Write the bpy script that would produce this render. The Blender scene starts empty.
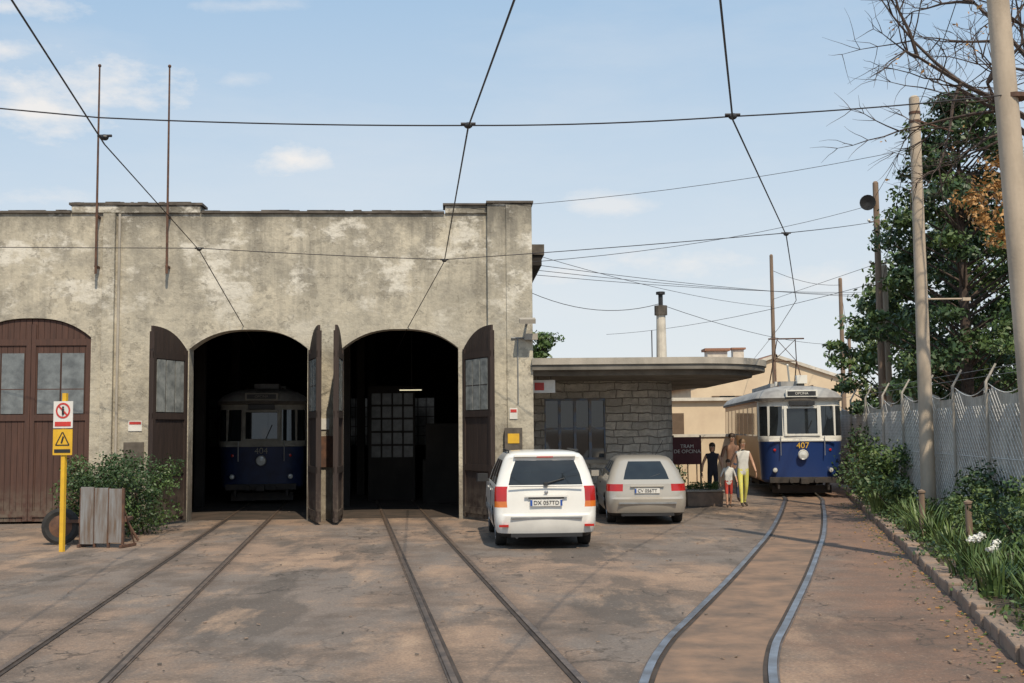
import bpy, math, random
from mathutils import Vector, Matrix, noise
R=random.Random(7)
S=bpy.context.scene
rad=math.radians

# ---------------------------------------------------------------- materials
def nt(name):
    m=bpy.data.materials.new(name); m.use_nodes=True
    n=m.node_tree; n.nodes.clear()
    o=n.nodes.new('ShaderNodeOutputMaterial'); b=n.nodes.new('ShaderNodeBsdfPrincipled')
    n.links.new(b.outputs[0],o.inputs[0]); return m,n,b,o
def N(n,t,**k):
    x=n.nodes.new(t)
    for a,v in k.items(): setattr(x,a,v)
    return x
def c4(c): return (c[0],c[1],c[2],1)
def noise_fac(n,co,scale,lo=.35,hi=.65,detail=6,vec_scale=None,rough=.6,off=None):
    src=co
    if vec_scale or off:
        mp=N(n,'ShaderNodeMapping'); mp.inputs['Scale'].default_value=vec_scale or (1,1,1)
        if off: mp.inputs['Location'].default_value=off
        n.links.new(co,mp.inputs[0]); src=mp.outputs[0]
    t=N(n,'ShaderNodeTexNoise'); t.inputs['Scale'].default_value=scale; t.inputs['Detail'].default_value=detail
    t.inputs['Roughness'].default_value=rough
    n.links.new(src,t.inputs['Vector'])
    r=N(n,'ShaderNodeMapRange'); r.inputs[1].default_value=lo; r.inputs[2].default_value=hi
    n.links.new(t.outputs[0],r.inputs[0]); return r.outputs[0]
def mix(n,f,a,b,mode='MIX'):
    m=N(n,'ShaderNodeMix',data_type='RGBA',blend_type=mode)
    if isinstance(f,(int,float)): m.inputs[0].default_value=f
    else: n.links.new(f,m.inputs[0])
    for k,v in ((6,a),(7,b)):
        if isinstance(v,tuple): m.inputs[k].default_value=c4(v)
        else: n.links.new(v,m.inputs[k])
    return m.outputs[2]
def math_(n,op,a,b=0.0):
    m=N(n,'ShaderNodeMath',operation=op)
    for k,v in ((0,a),(1,b)):
        if isinstance(v,(int,float)): m.inputs[k].default_value=v
        else: n.links.new(v,m.inputs[k])
    return m.outputs[0]
def ramp(n,v,lo,hi,a=0.0,b=1.0):
    r=N(n,'ShaderNodeMapRange'); r.inputs[1].default_value=lo; r.inputs[2].default_value=hi; r.inputs[3].default_value=a; r.inputs[4].default_value=b
    n.links.new(v,r.inputs[0]); return r.outputs[0]
def bump(n,b,h,strength=.3,dist=.02):
    x=N(n,'ShaderNodeBump'); x.inputs['Strength'].default_value=strength; x.inputs['Distance'].default_value=dist
    n.links.new(h,x.inputs['Height']); n.links.new(x.outputs[0],b.inputs['Normal'])
def simple(name,a,b_=None,rough=.7,scale=3,metal=0,bmp=0,coat=0,emis=None,vs=None):
    m,n,b,o=nt(name)
    if b_ is None: b_=tuple(v*.72 for v in a)
    co=N(n,'ShaderNodeTexCoord').outputs['Object']
    f=noise_fac(n,co,scale,vec_scale=vs)
    n.links.new(mix(n,f,a,b_),b.inputs['Base Color'])
    b.inputs['Roughness'].default_value=rough; b.inputs['Metallic'].default_value=metal
    if coat: b.inputs['Coat Weight'].default_value=coat
    if bmp:
        bump(n,b,noise_fac(n,co,scale*8,0,1),bmp)
    if emis: b.inputs['Emission Color'].default_value=c4(a); b.inputs['Emission Strength'].default_value=emis
    return m
def foliage(name,a,b2,c,scale=1.2):
    m,n,b,o=nt(name)
    g=N(n,'ShaderNodeNewGeometry'); co=N(n,'ShaderNodeTexCoord').outputs['Object']
    f=noise_fac(n,co,scale,.35,.65,3)
    col=mix(n,f,a,b2); col=mix(n,math_(n,'MULTIPLY',g.outputs['Random Per Island'],.7),col,c)
    n.links.new(col,b.inputs['Base Color']); b.inputs['Roughness'].default_value=.5
    return m

def plaster_mat():
    m,n,b,o=nt('stained_plaster')
    co=N(n,'ShaderNodeTexCoord').outputs['Object']
    sep=N(n,'ShaderNodeSeparateXYZ'); n.links.new(co,sep.inputs[0]); z=sep.outputs[2]
    col=mix(n,noise_fac(n,co,.42,.38,.62,9,rough=.65),(.61,.55,.43),(.41,.375,.30))
    col=mix(n,noise_fac(n,co,1.7,.47,.66,10,rough=.72,off=(3,1,7)),col,(.31,.285,.235))
    col=mix(n,math_(n,'MULTIPLY',noise_fac(n,co,6,.50,.70,8,rough=.7),.6),col,(.25,.23,.19))
    big=noise_fac(n,co,.33,.42,.6,4,off=(9,0,2))
    st=noise_fac(n,co,1.0,.46,.64,9,vec_scale=(2.3,2.3,.16),rough=.72)
    col=mix(n,math_(n,'MULTIPLY',math_(n,'MULTIPLY',st,ramp(n,z,2.8,7.0,.25,.9)),math_(n,'ADD',math_(n,'MULTIPLY',big,.75),.25)),col,(.20,.185,.155))
    top=math_(n,'ADD',z,math_(n,'MULTIPLY',noise_fac(n,co,.9,.3,.7,7,rough=.7,vec_scale=(1.5,1.5,.5)),.9))
    col=mix(n,ramp(n,top,6.95,7.7,0,.85),col,(.13,.12,.10))
    ch=math_(n,'MULTIPLY',noise_fac(n,co,.75,.52,.60,7,rough=.72,vec_scale=(1,1,1.5),off=(1,4,5)),ramp(n,z,4.0,5.4,.15,.85))
    col=mix(n,ch,col,(.72,.68,.59))
    # peeled patches with crisp edges
    pe=noise_fac(n,co,2.4,.585,.60,9,rough=.7,off=(11,3,1))
    col=mix(n,math_(n,'MULTIPLY',pe,.55),col,(.30,.27,.215))
    bt=math_(n,'SUBTRACT',z,math_(n,'MULTIPLY',noise_fac(n,co,1.1,.3,.7,7,rough=.7,off=(5,5,5)),2.4))
    col=mix(n,ramp(n,bt,.7,-.9,0,.9),col,(.20,.17,.135))
    n.links.new(col,b.inputs['Base Color']); b.inputs['Roughness'].default_value=.93
    bump(n,b,math_(n,'ADD',noise_fac(n,co,9,0,1,10,rough=.7),math_(n,'MULTIPLY',pe,-.25)),.6,.05)
    return m
def ground_mat():
    m,n,b,o=nt('dusty_asphalt')
    co=N(n,'ShaderNodeTexCoord').outputs['Object']
    sep=N(n,'ShaderNodeSeparateXYZ'); n.links.new(co,sep.inputs[0])
    col=mix(n,noise_fac(n,co,.25,.42,.58,9,rough=.68),(.37,.245,.165),(.225,.165,.125))
    # grey worn asphalt showing through
    gp=noise_fac(n,co,.33,.47,.55,9,rough=.7,off=(13,5,0),vec_scale=(1,.6,1))
    col=mix(n,math_(n,'MULTIPLY',gp,.75),col,(.19,.165,.145))
    col=mix(n,math_(n,'MULTIPLY',noise_fac(n,co,.9,.48,.60,10,rough=.72,off=(4,2,0)),.8),col,(.145,.108,.083))
    col=mix(n,math_(n,'MULTIPLY',noise_fac(n,co,.42,.54,.58,8,vec_scale=(1.2,.35,1),off=(7,3,0)),.75),col,(.105,.085,.07))
    col=mix(n,math_(n,'MULTIPLY',noise_fac(n,co,.5,.54,.66,8,rough=.7,vec_scale=(1.6,.6,1),off=(2,9,0)),.8),col,(.46,.31,.205))
    d=math_(n,'SUBTRACT',math_(n,'ADD',math_(n,'MULTIPLY',math_(n,'SUBTRACT',sep.outputs[1],9.45),.2316),4.17),sep.outputs[0])
    dn=math_(n,'ADD',d,math_(n,'MULTIPLY',noise_fac(n,co,1.0,.25,.75,8,rough=.7,off=(0,6,0)),1.6))
    mask=math_(n,'MULTIPLY',ramp(n,dn,2.9,1.7),ramp(n,d,-.3,-.1))
    grv=mix(n,noise_fac(n,co,1.5,.35,.65,9,rough=.72),(.275,.15,.095),(.15,.10,.074))
    col=mix(n,math_(n,'MULTIPLY',mask,.88),col,grv)
    # grime and rust worn in beside the two straight depot tracks
    for (c0,c1) in ((-2.52,-.1359),(1.36,-.145)):
        xx=math_(n,'ABSOLUTE',math_(n,'SUBTRACT',math_(n,'SUBTRACT',sep.outputs[0],math_(n,'MULTIPLY',sep.outputs[1],c1)),c0))
        e=math_(n,'ABSOLUTE',math_(n,'SUBTRACT',xx,.5))
        f=math_(n,'MULTIPLY',ramp(n,math_(n,'ADD',e,math_(n,'MULTIPLY',noise_fac(n,co,2.2,.3,.7,7,rough=.7),.2)),.36,.06),.7)
        col=mix(n,f,col,(.115,.082,.062))
    col=mix(n,math_(n,'MULTIPLY',noise_fac(n,co,34,.42,.72,3),.55),col,(.085,.066,.054))
    col=mix(n,math_(n,'MULTIPLY',noise_fac(n,co,22,.60,.75,3,off=(3,3,3)),.55),col,(.52,.40,.30))
    nz=N(n,'ShaderNodeTexNoise'); nz.inputs['Scale'].default_value=1.6; nz.inputs['Detail'].default_value=8; n.links.new(co,nz.inputs['Vector'])
    va=N(n,'ShaderNodeVectorMath',operation='SCALE'); va.inputs[3].default_value=.9; n.links.new(nz.outputs['Color'],va.inputs[0])
    mp=N(n,'ShaderNodeMapping'); n.links.new(co,mp.inputs[0]); mp.inputs['Scale'].default_value=(.42,.3,1)
    vb=N(n,'ShaderNodeVectorMath',operation='ADD'); n.links.new(mp.outputs[0],vb.inputs[0]); n.links.new(va.outputs[0],vb.inputs[1])
    vo=N(n,'ShaderNodeTexVoronoi',feature='DISTANCE_TO_EDGE'); n.links.new(vb.outputs[0],vo.inputs['Vector']); vo.inputs['Scale'].default_value=1.0
    col=mix(n,math_(n,'MULTIPLY',ramp(n,vo.outputs['Distance'],0,.016,.85,0),noise_fac(n,co,.6,.40,.54,3)),col,(.045,.035,.028))
    v2=N(n,'ShaderNodeTexVoronoi'); v2.inputs['Scale'].default_value=.55; n.links.new(vb.outputs[0],v2.inputs['Vector'])
    col=mix(n,ramp(n,v2.outputs['Distance'],.05,.24,.7,0),col,(.065,.052,.043))
    n.links.new(col,b.inputs['Base Color']); b.inputs['Roughness'].default_value=.92
    bump(n,b,noise_fac(n,co,30,0,1,6,rough=.7),.75,.02)
    return m
def stone_mat():
    m,n,b,o=nt('rough_stone_blocks')
    co=N(n,'ShaderNodeTexCoord').outputs['Object']
    sep=N(n,'ShaderNodeSeparateXYZ'); n.links.new(co,sep.inputs[0])
    nz=N(n,'ShaderNodeTexNoise'); nz.inputs['Scale'].default_value=2.2; nz.inputs['Detail'].default_value=5; n.links.new(co,nz.inputs['Vector'])
    w=math_(n,'MULTIPLY',math_(n,'SUBTRACT',nz.outputs[0],.5),.18)
    cb=N(n,'ShaderNodeCombineXYZ'); n.links.new(math_(n,'ADD',math_(n,'ADD',sep.outputs[0],sep.outputs[1]),w),cb.inputs[0]); n.links.new(math_(n,'ADD',sep.outputs[2],w),cb.inputs[1])
    br=N(n,'ShaderNodeTexBrick'); n.links.new(cb.outputs[0],br.inputs['Vector'])
    br.offset=.37; br.squash=1.5; br.squash_frequency=3
    br.inputs['Scale'].default_value=1; br.inputs['Brick Width'].default_value=.42; br.inputs['Row Height'].default_value=.2
    br.inputs['Mortar Size'].default_value=.014; br.inputs['Mortar Smooth'].default_value=.6
    br.inputs['Color1'].default_value=(.76,.71,.62,1); br.inputs['Color2'].default_value=(.50,.47,.42,1); br.inputs['Mortar'].default_value=(.24,.215,.18,1)
    col=mix(n,noise_fac(n,co,4,.4,.7,9,rough=.7),br.outputs['Color'],(.42,.39,.34))
    n.links.new(col,b.inputs['Base Color']); b.inputs['Roughness'].default_value=.9
    h=math_(n,'ADD',math_(n,'MULTIPLY',br.outputs['Fac'],-1.0),math_(n,'MULTIPLY',noise_fac(n,co,5,0,1,8,rough=.7),1.6))
    bump(n,b,h,1.0,.09); return m
def wood_mat(name,a,b_):
    m,n,b,o=nt(name)
    co=N(n,'ShaderNodeTexCoord').outputs['Object']; g=N(n,'ShaderNodeNewGeometry')
    col=mix(n,noise_fac(n,co,3,.35,.7,8,vec_scale=(6,6,.5)),a,b_)
    col=mix(n,math_(n,'MULTIPLY',g.outputs['Random Per Island'],.35),col,tuple(v*.6 for v in b_))
    sep=N(n,'ShaderNodeSeparateXYZ'); n.links.new(co,sep.inputs[0])
    col=mix(n,math_(n,'MULTIPLY',ramp(n,sep.outputs[2],.9,0),noise_fac(n,co,4,.4,.6,5)),col,(.15,.12,.09))
    n.links.new(col,b.inputs['Base Color']); b.inputs['Roughness'].default_value=.75; return m
def paint(name,c,rough=.3,coat=.6,metal=0,dirt=.25):
    m,n,b,o=nt(name)
    co=N(n,'ShaderNodeTexCoord').outputs['Object']
    sep=N(n,'ShaderNodeSeparateXYZ'); n.links.new(co,sep.inputs[0])
    f=math_(n,'MULTIPLY',math_(n,'ADD',math_(n,'MULTIPLY',ramp(n,sep.outputs[2],.9,.15),.8),.15),noise_fac(n,co,3,.3,.7,7))
    col=mix(n,math_(n,'MULTIPLY',f,dirt*2),c,tuple(.35*v+.07 for v in c))
    n.links.new(col,b.inputs['Base Color']); b.inputs['Roughness'].default_value=rough; b.inputs['Metallic'].default_value=metal
    b.inputs['Coat Weight'].default_value=coat; b.inputs['Coat Roughness'].default_value=.08
    return m

M={}
M['plaster']=plaster_mat(); M['ground']=ground_mat(); M['stone']=stone_mat()
M['door']=wood_mat('brown_door_wood',(.105,.050,.035),(.062,.031,.023))
M['doord']=wood_mat('dark_door_wood',(.050,.031,.024),(.026,.017,.014))
M['pane']=simple('dusty_sky_pane',(.20,.22,.225),(.10,.11,.115),rough=.12,scale=4)  # dusty glass, sky reflection put into the grey-blue base colour
M['panelight']=simple('lit_through_pane',(.33,.34,.32),(.16,.17,.165),rough=.2,scale=5)  # light showing through the open leaves is painted as a paler pane
M['panedim']=simple('dark_pane',(.11,.12,.115),(.05,.055,.05),rough=.3,scale=3)  # darker grey panes for the workshop screen
M['glass']=simple('dark_glass',(.018,.022,.024),(.012,.014,.016),rough=.04,coat=.5)
M['interior']=simple('dark_interior',(.040,.034,.029),(.018,.016,.014),rough=.95,scale=.8)  # near-black tone for the inside of the depot
M['intfloor']=simple('shaded_floor',(.085,.060,.045),(.035,.028,.022),rough=.9,scale=1.5)  # floor colour darkened so the sunlit entrance still reads as shade
M['coping']=simple('weathered_coping',(.14,.12,.10),(.07,.06,.05),rough=.9,scale=4)
M['concrete']=simple('concrete',(.48,.43,.36),(.29,.265,.225),rough=.9,scale=1.6,bmp=.2,vs=(1,1,.5))
M['concreted']=simple('shaded_soffit',(.22,.20,.17),(.11,.10,.085),rough=.9,scale=1.4)  # concrete darkened to paint the shadow under the canopy edge
M['pole']=simple('concrete_pole',(.56,.46,.35),(.38,.31,.235),rough=.9,scale=2.5,bmp=.2,vs=(1,1,.3))
M['timber']=simple('weathered_timber',(.30,.21,.15),(.17,.12,.085),rough=.9,scale=4,vs=(3,3,.3))
M['rust']=simple('rusty_iron',(.15,.075,.045),(.07,.04,.03),rough=.8,scale=9)
M['steel']=simple('rail_steel',(.48,.48,.50),(.22,.19,.175),rough=.36,scale=2.2,metal=.85)
M['raild']=simple('rusty_rail',(.20,.145,.11),(.10,.075,.06),rough=.5,scale=5,metal=.35)
M['groove']=simple('rail_groove_dirt',(.07,.052,.042),(.035,.027,.022),rough=1)
M['wire']=simple('wire',(.035,.03,.032),rough=.6)
M['black']=simple('black_rubber',(.018,.018,.019),(.035,.033,.03),rough=.8,scale=8)
M['blackp']=simple('black_plastic',(.03,.03,.032),rough=.5)
M['grey']=simple('grey_metal',(.26,.27,.28),(.18,.185,.19),rough=.5,scale=4)
M['panelgrey']=simple('streaked_grey_panel',(.26,.265,.27),(.15,.105,.075),rough=.7,scale=3,vs=(4,4,.5))
M['hub']=simple('hubcap_silver',(.45,.45,.46),(.32,.32,.33),rough=.35,metal=.6)
M['whitec']=paint('white_car_paint',(.78,.76,.71),dirt=.2)
M['silverc']=paint('silver_car_paint',(.46,.42,.36),rough=.34,metal=.3,dirt=.2)
M['red']=simple('tail_light_red',(.50,.02,.015),(.38,.015,.012),rough=.15,coat=.5)
M['amber']=simple('amber_lens',(.75,.20,.03),rough=.15,coat=.5)
M['white']=simple('white_enamel',(.78,.76,.71),(.66,.64,.59),rough=.5,scale=5)
M['yellow']=simple('yellow_enamel',(.80,.48,.03),(.66,.38,.03),rough=.5,scale=5)
M['signred']=simple('sign_red',(.60,.05,.04),rough=.5)
M['blue']=paint('tram_blue',(.016,.045,.17),rough=.4,coat=.3,dirt=.2)
M['cream']=paint('tram_cream',(.78,.75,.67),rough=.4,coat=.3,dirt=.2)
M['brownside']=paint('tram_brown_side',(.48,.22,.06),rough=.55,coat=.1,dirt=.3)
M['navydim']=simple('shaded_navy',(.018,.034,.10),(.012,.02,.055),rough=.5)  # tram blue darkened to paint in the shade inside the depot
M['creamdim']=simple('shaded_cream',(.34,.32,.27),(.22,.205,.175),rough=.7)  # tram cream darkened the same way, depot shade put into the paint
M['roofg']=simple('tram_roof_grey',(.38,.37,.35),(.24,.23,.22),rough=.8,scale=3)
M['under']=simple('tram_underframe',(.035,.032,.03),(.06,.048,.04),rough=.85,scale=6)
M['lamp']=simple('headlamp_glass',(.75,.75,.70),rough=.1,coat=.6)
M['tube']=simple('fluorescent_tube',(1,.9,.6),(.9,.8,.55),emis=.8)
M['peach']=simple('pale_cream_render',(.74,.60,.42),(.64,.50,.35),rough=.9,scale=1)
M['tile']=simple('roof_tiles',(.36,.18,.11),(.24,.13,.09),rough=.9,scale=5,vs=(5,1,1))
M['trim']=simple('pale_trim',(.72,.66,.56),rough=.8)
M['shutter']=simple('shutter_brown',(.16,.105,.065),rough=.7)
M['soil']=simple('soil',(.12,.085,.055),(.06,.05,.035),rough=1,scale=4,bmp=.5)
M['kerb']=simple('kerb_stone',(.34,.235,.17),(.20,.15,.115),rough=.95,scale=3,bmp=.5)
M['screen']=simple('weathered_netting',(.60,.55,.47),(.33,.30,.255),rough=.9,scale=3.5,vs=(1,1,.35))
M['meshw']=simple('galvanised_mesh',(.74,.72,.67),(.55,.53,.5),rough=.6,scale=5)
M['bark']=simple('bark',(.10,.07,.055),(.05,.037,.03),rough=.95,scale=7,bmp=.3)
M['leafd']=foliage('dark_leaves',(.018,.044,.015),(.034,.070,.021),(.055,.095,.026))
M['leafm']=foliage('green_leaves',(.038,.080,.020),(.068,.122,.030),(.11,.155,.042))
M['leafl']=foliage('light_leaves',(.075,.135,.032),(.12,.18,.052),(.17,.21,.07))
M['leafb']=foliage('brown_leaves',(.46,.24,.07),(.34,.17,.05),(.55,.32,.12))
M['petal']=simple('white_petals',(.80,.78,.70),rough=.6)
M['maroon']=simple('maroon_board',(.12,.03,.035),rough=.6)
M['skin']=simple('skin',(.55,.32,.21),(.47,.27,.175),rough=.55)
M['hairb']=simple('brown_hair',(.06,.035,.02),rough=.6)
M['hairl']=simple('fair_hair',(.26,.16,.08),rough=.6)
M['shoe']=simple('shoes',(.06,.045,.035),rough=.6)

# ---------------------------------------------------------------- mesh builder
class MB:
    def __init__(s): s.v=[];s.f=[];s.m=[];s.mats=[]
    def mi(s,k):
        if k not in s.mats: s.mats.append(k)
        return s.mats.index(k)
    def face(s,pts,k):
        b=len(s.v); s.v+= [tuple(p) for p in pts]; s.f.append(tuple(range(b,b+len(pts)))); s.m.append(s.mi(k))
    def box(s,c,d,k,rz=0,rx=0,ry=0,top=1.0):
        x,y,z=d[0]/2,d[1]/2,d[2]/2
        mt=Matrix.Rotation(rz,3,'Z')@Matrix.Rotation(ry,3,'Y')@Matrix.Rotation(rx,3,'X')
        P=[(-x,-y,-z),(x,-y,-z),(x,y,-z),(-x,y,-z),(-x*top,-y*top,z),(x*top,-y*top,z),(x*top,y*top,z),(-x*top,y*top,z)]
        b=len(s.v); C=Vector(c)
        s.v+=[tuple(mt@Vector(p)+C) for p in P]
        for f in ((0,3,2,1),(4,5,6,7),(0,1,5,4),(1,2,6,5),(2,3,7,6),(3,0,4,7)):
            s.f.append(tuple(b+i for i in f)); s.m.append(s.mi(k))
    def b2(s,x0,x1,y0,y1,z0,z1,k): s.box(((x0+x1)/2,(y0+y1)/2,(z0+z1)/2),(abs(x1-x0),abs(y1-y0),abs(z1-z0)),k)
    def cyl(s,p0,p1,r0,k,r1=None,n=10,cap=True):
        if r1 is None: r1=r0
        p0=Vector(p0);p1=Vector(p1); d=(p1-p0)
        if d.length<1e-6: return
        q=d.normalized().to_track_quat('Z','Y'); b=len(s.v)
        for p,r in ((p0,r0),(p1,r1)):
            for i in range(n):
                a=2*math.pi*i/n; s.v.append(tuple(q@Vector((math.cos(a)*r,math.sin(a)*r,0))+p))
        for i in range(n):
            j=(i+1)%n; s.f.append((b+i,b+j,b+n+j,b+n+i)); s.m.append(s.mi(k))
        if cap:
            s.f.append(tuple(b+n-1-i for i in range(n))); s.m.append(s.mi(k))
            s.f.append(tuple(b+n+i for i in range(n))); s.m.append(s.mi(k))
    def lathe(s,c,axis,prof,k,n=20):
        q=Vector(axis).normalized().to_track_quat('Z','Y'); C=Vector(c); b=len(s.v)
        for p in prof:
            for i in range(n):
                t=2*math.pi*i/n; s.v.append(tuple(q@Vector((math.cos(t)*p[0],math.sin(t)*p[0],p[1]))+C))
        for j in range(len(prof)-1):
            kk=prof[j][2] if len(prof[j])>2 else k
            for i in range(n):
                i2=(i+1)%n; s.f.append((b+j*n+i,b+j*n+i2,b+(j+1)*n+i2,b+(j+1)*n+i)); s.m.append(s.mi(kk))
    def sphere(s,c,r,k,n=10,m=7):
        C=Vector(c); rr=r if isinstance(r,tuple) else (r,r,r)
        b=len(s.v)
        for j in range(m+1):
            ph=math.pi*j/m
            for i in range(n):
                t=2*math.pi*i/n
                s.v.append((C.x+rr[0]*math.sin(ph)*math.cos(t),C.y+rr[1]*math.sin(ph)*math.sin(t),C.z+rr[2]*math.cos(ph)))
        for j in range(m):
            for i in range(n):
                i2=(i+1)%n; s.f.append((b+j*n+i,b+(j+1)*n+i,b+(j+1)*n+i2,b+j*n+i2)); s.m.append(s.mi(k))
    def prism(s,poly,z0,z1,k,ktop=None,kbot=None):
        n=len(poly)
        s.face([(x,y,z1) for x,y in poly],ktop or k); s.face([(x,y,z0) for x,y in reversed(poly)],kbot or k)
        for i in range(n):
            a=poly[i];c=poly[(i+1)%n]; s.face([(a[0],a[1],z0),(c[0],c[1],z0),(c[0],c[1],z1),(a[0],a[1],z1)],k)
    def build(s,name,parent=None,smooth=False,ang=35,bevel=0):
        me=bpy.data.meshes.new(name); me.from_pydata(s.v,[],s.f)
        for k in s.mats: me.materials.append(M[k])
        me.polygons.foreach_set('material_index',s.m); me.update()
        if smooth: me.shade_smooth(); me.set_sharp_from_angle(angle=rad(ang))
        ob=bpy.data.objects.new(name,me); S.collection.objects.link(ob)
        if parent: ob.parent=parent
        if bevel:
            bv=ob.modifiers.new('bevel','BEVEL'); bv.width=bevel; bv.segments=2; bv.limit_method='ANGLE'
        return ob
def empty(name,loc=(0,0,0),rz=0):
    e=bpy.data.objects.new(name,None); S.collection.objects.link(e); e.location=loc; e.rotation_euler=(0,0,rz); e.empty_display_size=.3; return e
def text(name,body,size,loc,k,parent,rot=(rad(90),0,0)):
    c=bpy.data.curves.new(name,'FONT'); c.body=body; c.size=size; c.align_x='CENTER'; c.align_y='CENTER'; c.extrude=.002
    c.materials.append(M[k]); o=bpy.data.objects.new(name,c); S.collection.objects.link(o); o.parent=parent; o.location=loc; o.rotation_euler=rot; return o

# ---------------------------------------------------------------- ground
mb=MB(); mb.face([(-1500,-1500,0),(1500,-1500,0),(1500,1500,0),(-1500,1500,0)],'ground'); mb.build('ground')

def catmull(P,step=8):
    out=[]
    for i in range(len(P)-1):
        p0=P[max(i-1,0)];p1=P[i];p2=P[i+1];p3=P[min(i+2,len(P)-1)]
        for j in range(step):
            t=j/step
            out.append(tuple(.5*((2*p1[a])+(-p0[a]+p2[a])*t+(2*p0[a]-5*p1[a]+4*p2[a]-p3[a])*t*t+(-p0[a]+3*p1[a]-3*p2[a]+p3[a])*t**3) for a in (0,1)))
    out.append(P[-1]); return out
def offs(L,d):
    o=[]
    for i,p in enumerate(L):
        a=L[max(i-1,0)];b=L[min(i+1,len(L)-1)]; t=Vector((b[0]-a[0],b[1]-a[1])).normalized(); o.append((p[0]+t.y*d,p[1]-t.x*d))
    return o
def strip(mb,L,d0,d1,z,k,z2=None):
    A=offs(L,d0);B=offs(L,d1); z2=z if z2 is None else z2
    for i in range(len(L)-1): mb.face([(A[i][0],A[i][1],z),(B[i][0],B[i][1],z2),(B[i+1][0],B[i+1][1],z2),(A[i+1][0],A[i+1][1],z)],k)
def track(name,L,shiny,g=.5,hw=.03):
    mb=MB()
    for sg in (-1,1):
        a=sg*g
        strip(mb,L,a-hw,a+hw,.022,shiny)
        strip(mb,L,a-hw-.001,a-hw-.001,.0,'raild',.022); strip(mb,L,a+hw+.001,a+hw+.001,.022,'raild',.0)
        i0,i1=(a+hw,a+hw+.042) if sg<0 else (a-hw-.042,a-hw)
        strip(mb,L,i0,i1,.009,'groove')
        o0,o1=(a-hw-.018,a-hw) if sg<0 else (a+hw,a+hw+.018)
        strip(mb,L,o0,o1,.009,'raild')
    return mb.build(name)
def lin(x0,y0,x1,y1,n=20): return [(x0+(x1-x0)*i/n,y0+(y1-y0)*i/n) for i in range(n+1)]
T1=lin(-2.52+.1359*3,-3,-2.52-.1359*38,38); T2=lin(1.36+.145*3,-3,1.36-.145*38,38)
T3=catmull([(.35,-3),(.75,3),(1.1,6.5),(1.5,9.0),(1.87,10.6),(2.35,12.1),(3.35,15.2),(4.28,18.2),(5.28,21.5),(6.42,25.6),(7.5,29.7),(8.30,33),(9.9,42),(11.6,53),(13.8,66)])
M['trackbed']=simple('track_bed',(.29,.18,.115),(.14,.10,.075),rough=.95,scale=1.8,bmp=.6)
mb=MB(); strip(mb,T3,-.455,.455,.004,'trackbed'); mb.build('track_bed')
track('tram_rails',T3,'steel',hw=.036)
track('tram_rails.001',T1,'raild',hw=.026); track('tram_rails.002',T2,'raild',hw=.026)

# ---------------------------------------------------------------- depot
dep=empty('tram_depot',(.42,26.2,0),rad(2.9))
allops=[(-21.9,-19.2,.28),(-17.3,-14.6,.28),(-12.64,-9.97,.28),(-7.77,-5.10,0),(-4.32,-1.66,0)]
def arch(x,a,b,h=0):
    t=abs(2*(x-a)/(b-a)-1); return 3.90+h+.44*(1-t**2.6)
mb=MB(); TH=.45
cur=-23.0
def solid(a,b):
    mb.face([(a,0,0),(b,0,0),(b,0,7.02),(a,0,7.02)],'plaster')
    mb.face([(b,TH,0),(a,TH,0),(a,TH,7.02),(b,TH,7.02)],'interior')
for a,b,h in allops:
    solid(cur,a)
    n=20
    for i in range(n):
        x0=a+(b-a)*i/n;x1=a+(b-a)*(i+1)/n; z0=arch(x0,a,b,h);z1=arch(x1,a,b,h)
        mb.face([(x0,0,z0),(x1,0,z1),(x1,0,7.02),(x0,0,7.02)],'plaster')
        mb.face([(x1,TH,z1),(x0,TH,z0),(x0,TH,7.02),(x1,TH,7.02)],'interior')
        mb.face([(x0,0,z0),(x0,TH,z0),(x1,TH,z1),(x1,0,z1)],'plaster')
    mb.face([(a,0,0),(a,0,3.9+h),(a,TH,3.9+h),(a,TH,0)],'plaster'); mb.face([(b,0,0),(b,TH,0),(b,TH,3.9+h),(b,0,3.9+h)],'plaster')
    cur=b
solid(cur,0)
mb.face([(-23,0,7.02),(0,0,7.02),(0,TH,7.02),(-23,TH,7.02)],'plaster')
mb.face([(0,0,0),(0,22,0),(0,22,6.6),(0,0,7.02)],'plaster')
mb.face([(-23,22,0),(-23,0,0),(-23,0,7.02),(-23,22,6.6)],'plaster')
mb.build('walls',dep)
mb=MB()
mb.b2(-.98,.03,-.14,-.002,0,7.24,'plaster'); mb.b2(-.55,.05,-.18,-.142,0,7.2,'plaster')
mb.b2(-9.72,-9.45,-.12,-.002,0,7.0,'plaster')
mb.b2(-14.3,-14.0,-.12,-.002,0,7.0,'plaster')
mb.b2(-10.45,-7.55,-.06,TH-.05,7.022,7.2,'plaster'); mb.b2(-1.95,-.985,-.05,TH-.05,7.022,7.2,'plaster')
mb.b2(-.98,.03,0.0,TH,7.022,7.24,'plaster')
mb.build('pilasters',dep,bevel=.015)
mb=MB()
mb.b2(-23,-10.47,-.06,TH+.05,7.023,7.07,'coping'); mb.b2(-7.53,-1.97,-.06,TH+.05,7.023,7.07,'coping')
mb.b2(-10.5,-7.5,-.09,TH+.05,7.202,7.255,'coping'); mb.b2(-2.0,-1.0,-.1,TH+.05,7.203,7.25,'coping'); mb.b2(-1.0,.09,-.2,TH+.08,7.243,7.29,'coping')
for i in range(40):
    x=R.uniform(-12,-1)
    z=7.27 if (-10.4<x<-7.6 or x>-1.9) else 7.085
    mb.box((x,.1,z),(R.uniform(.06,.5),.2,R.uniform(.015,.05)),'coping')
mb.build('coping',dep)
mb=MB()
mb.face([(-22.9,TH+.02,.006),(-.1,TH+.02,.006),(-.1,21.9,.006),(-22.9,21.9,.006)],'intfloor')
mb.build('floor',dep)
mb=MB()
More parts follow.
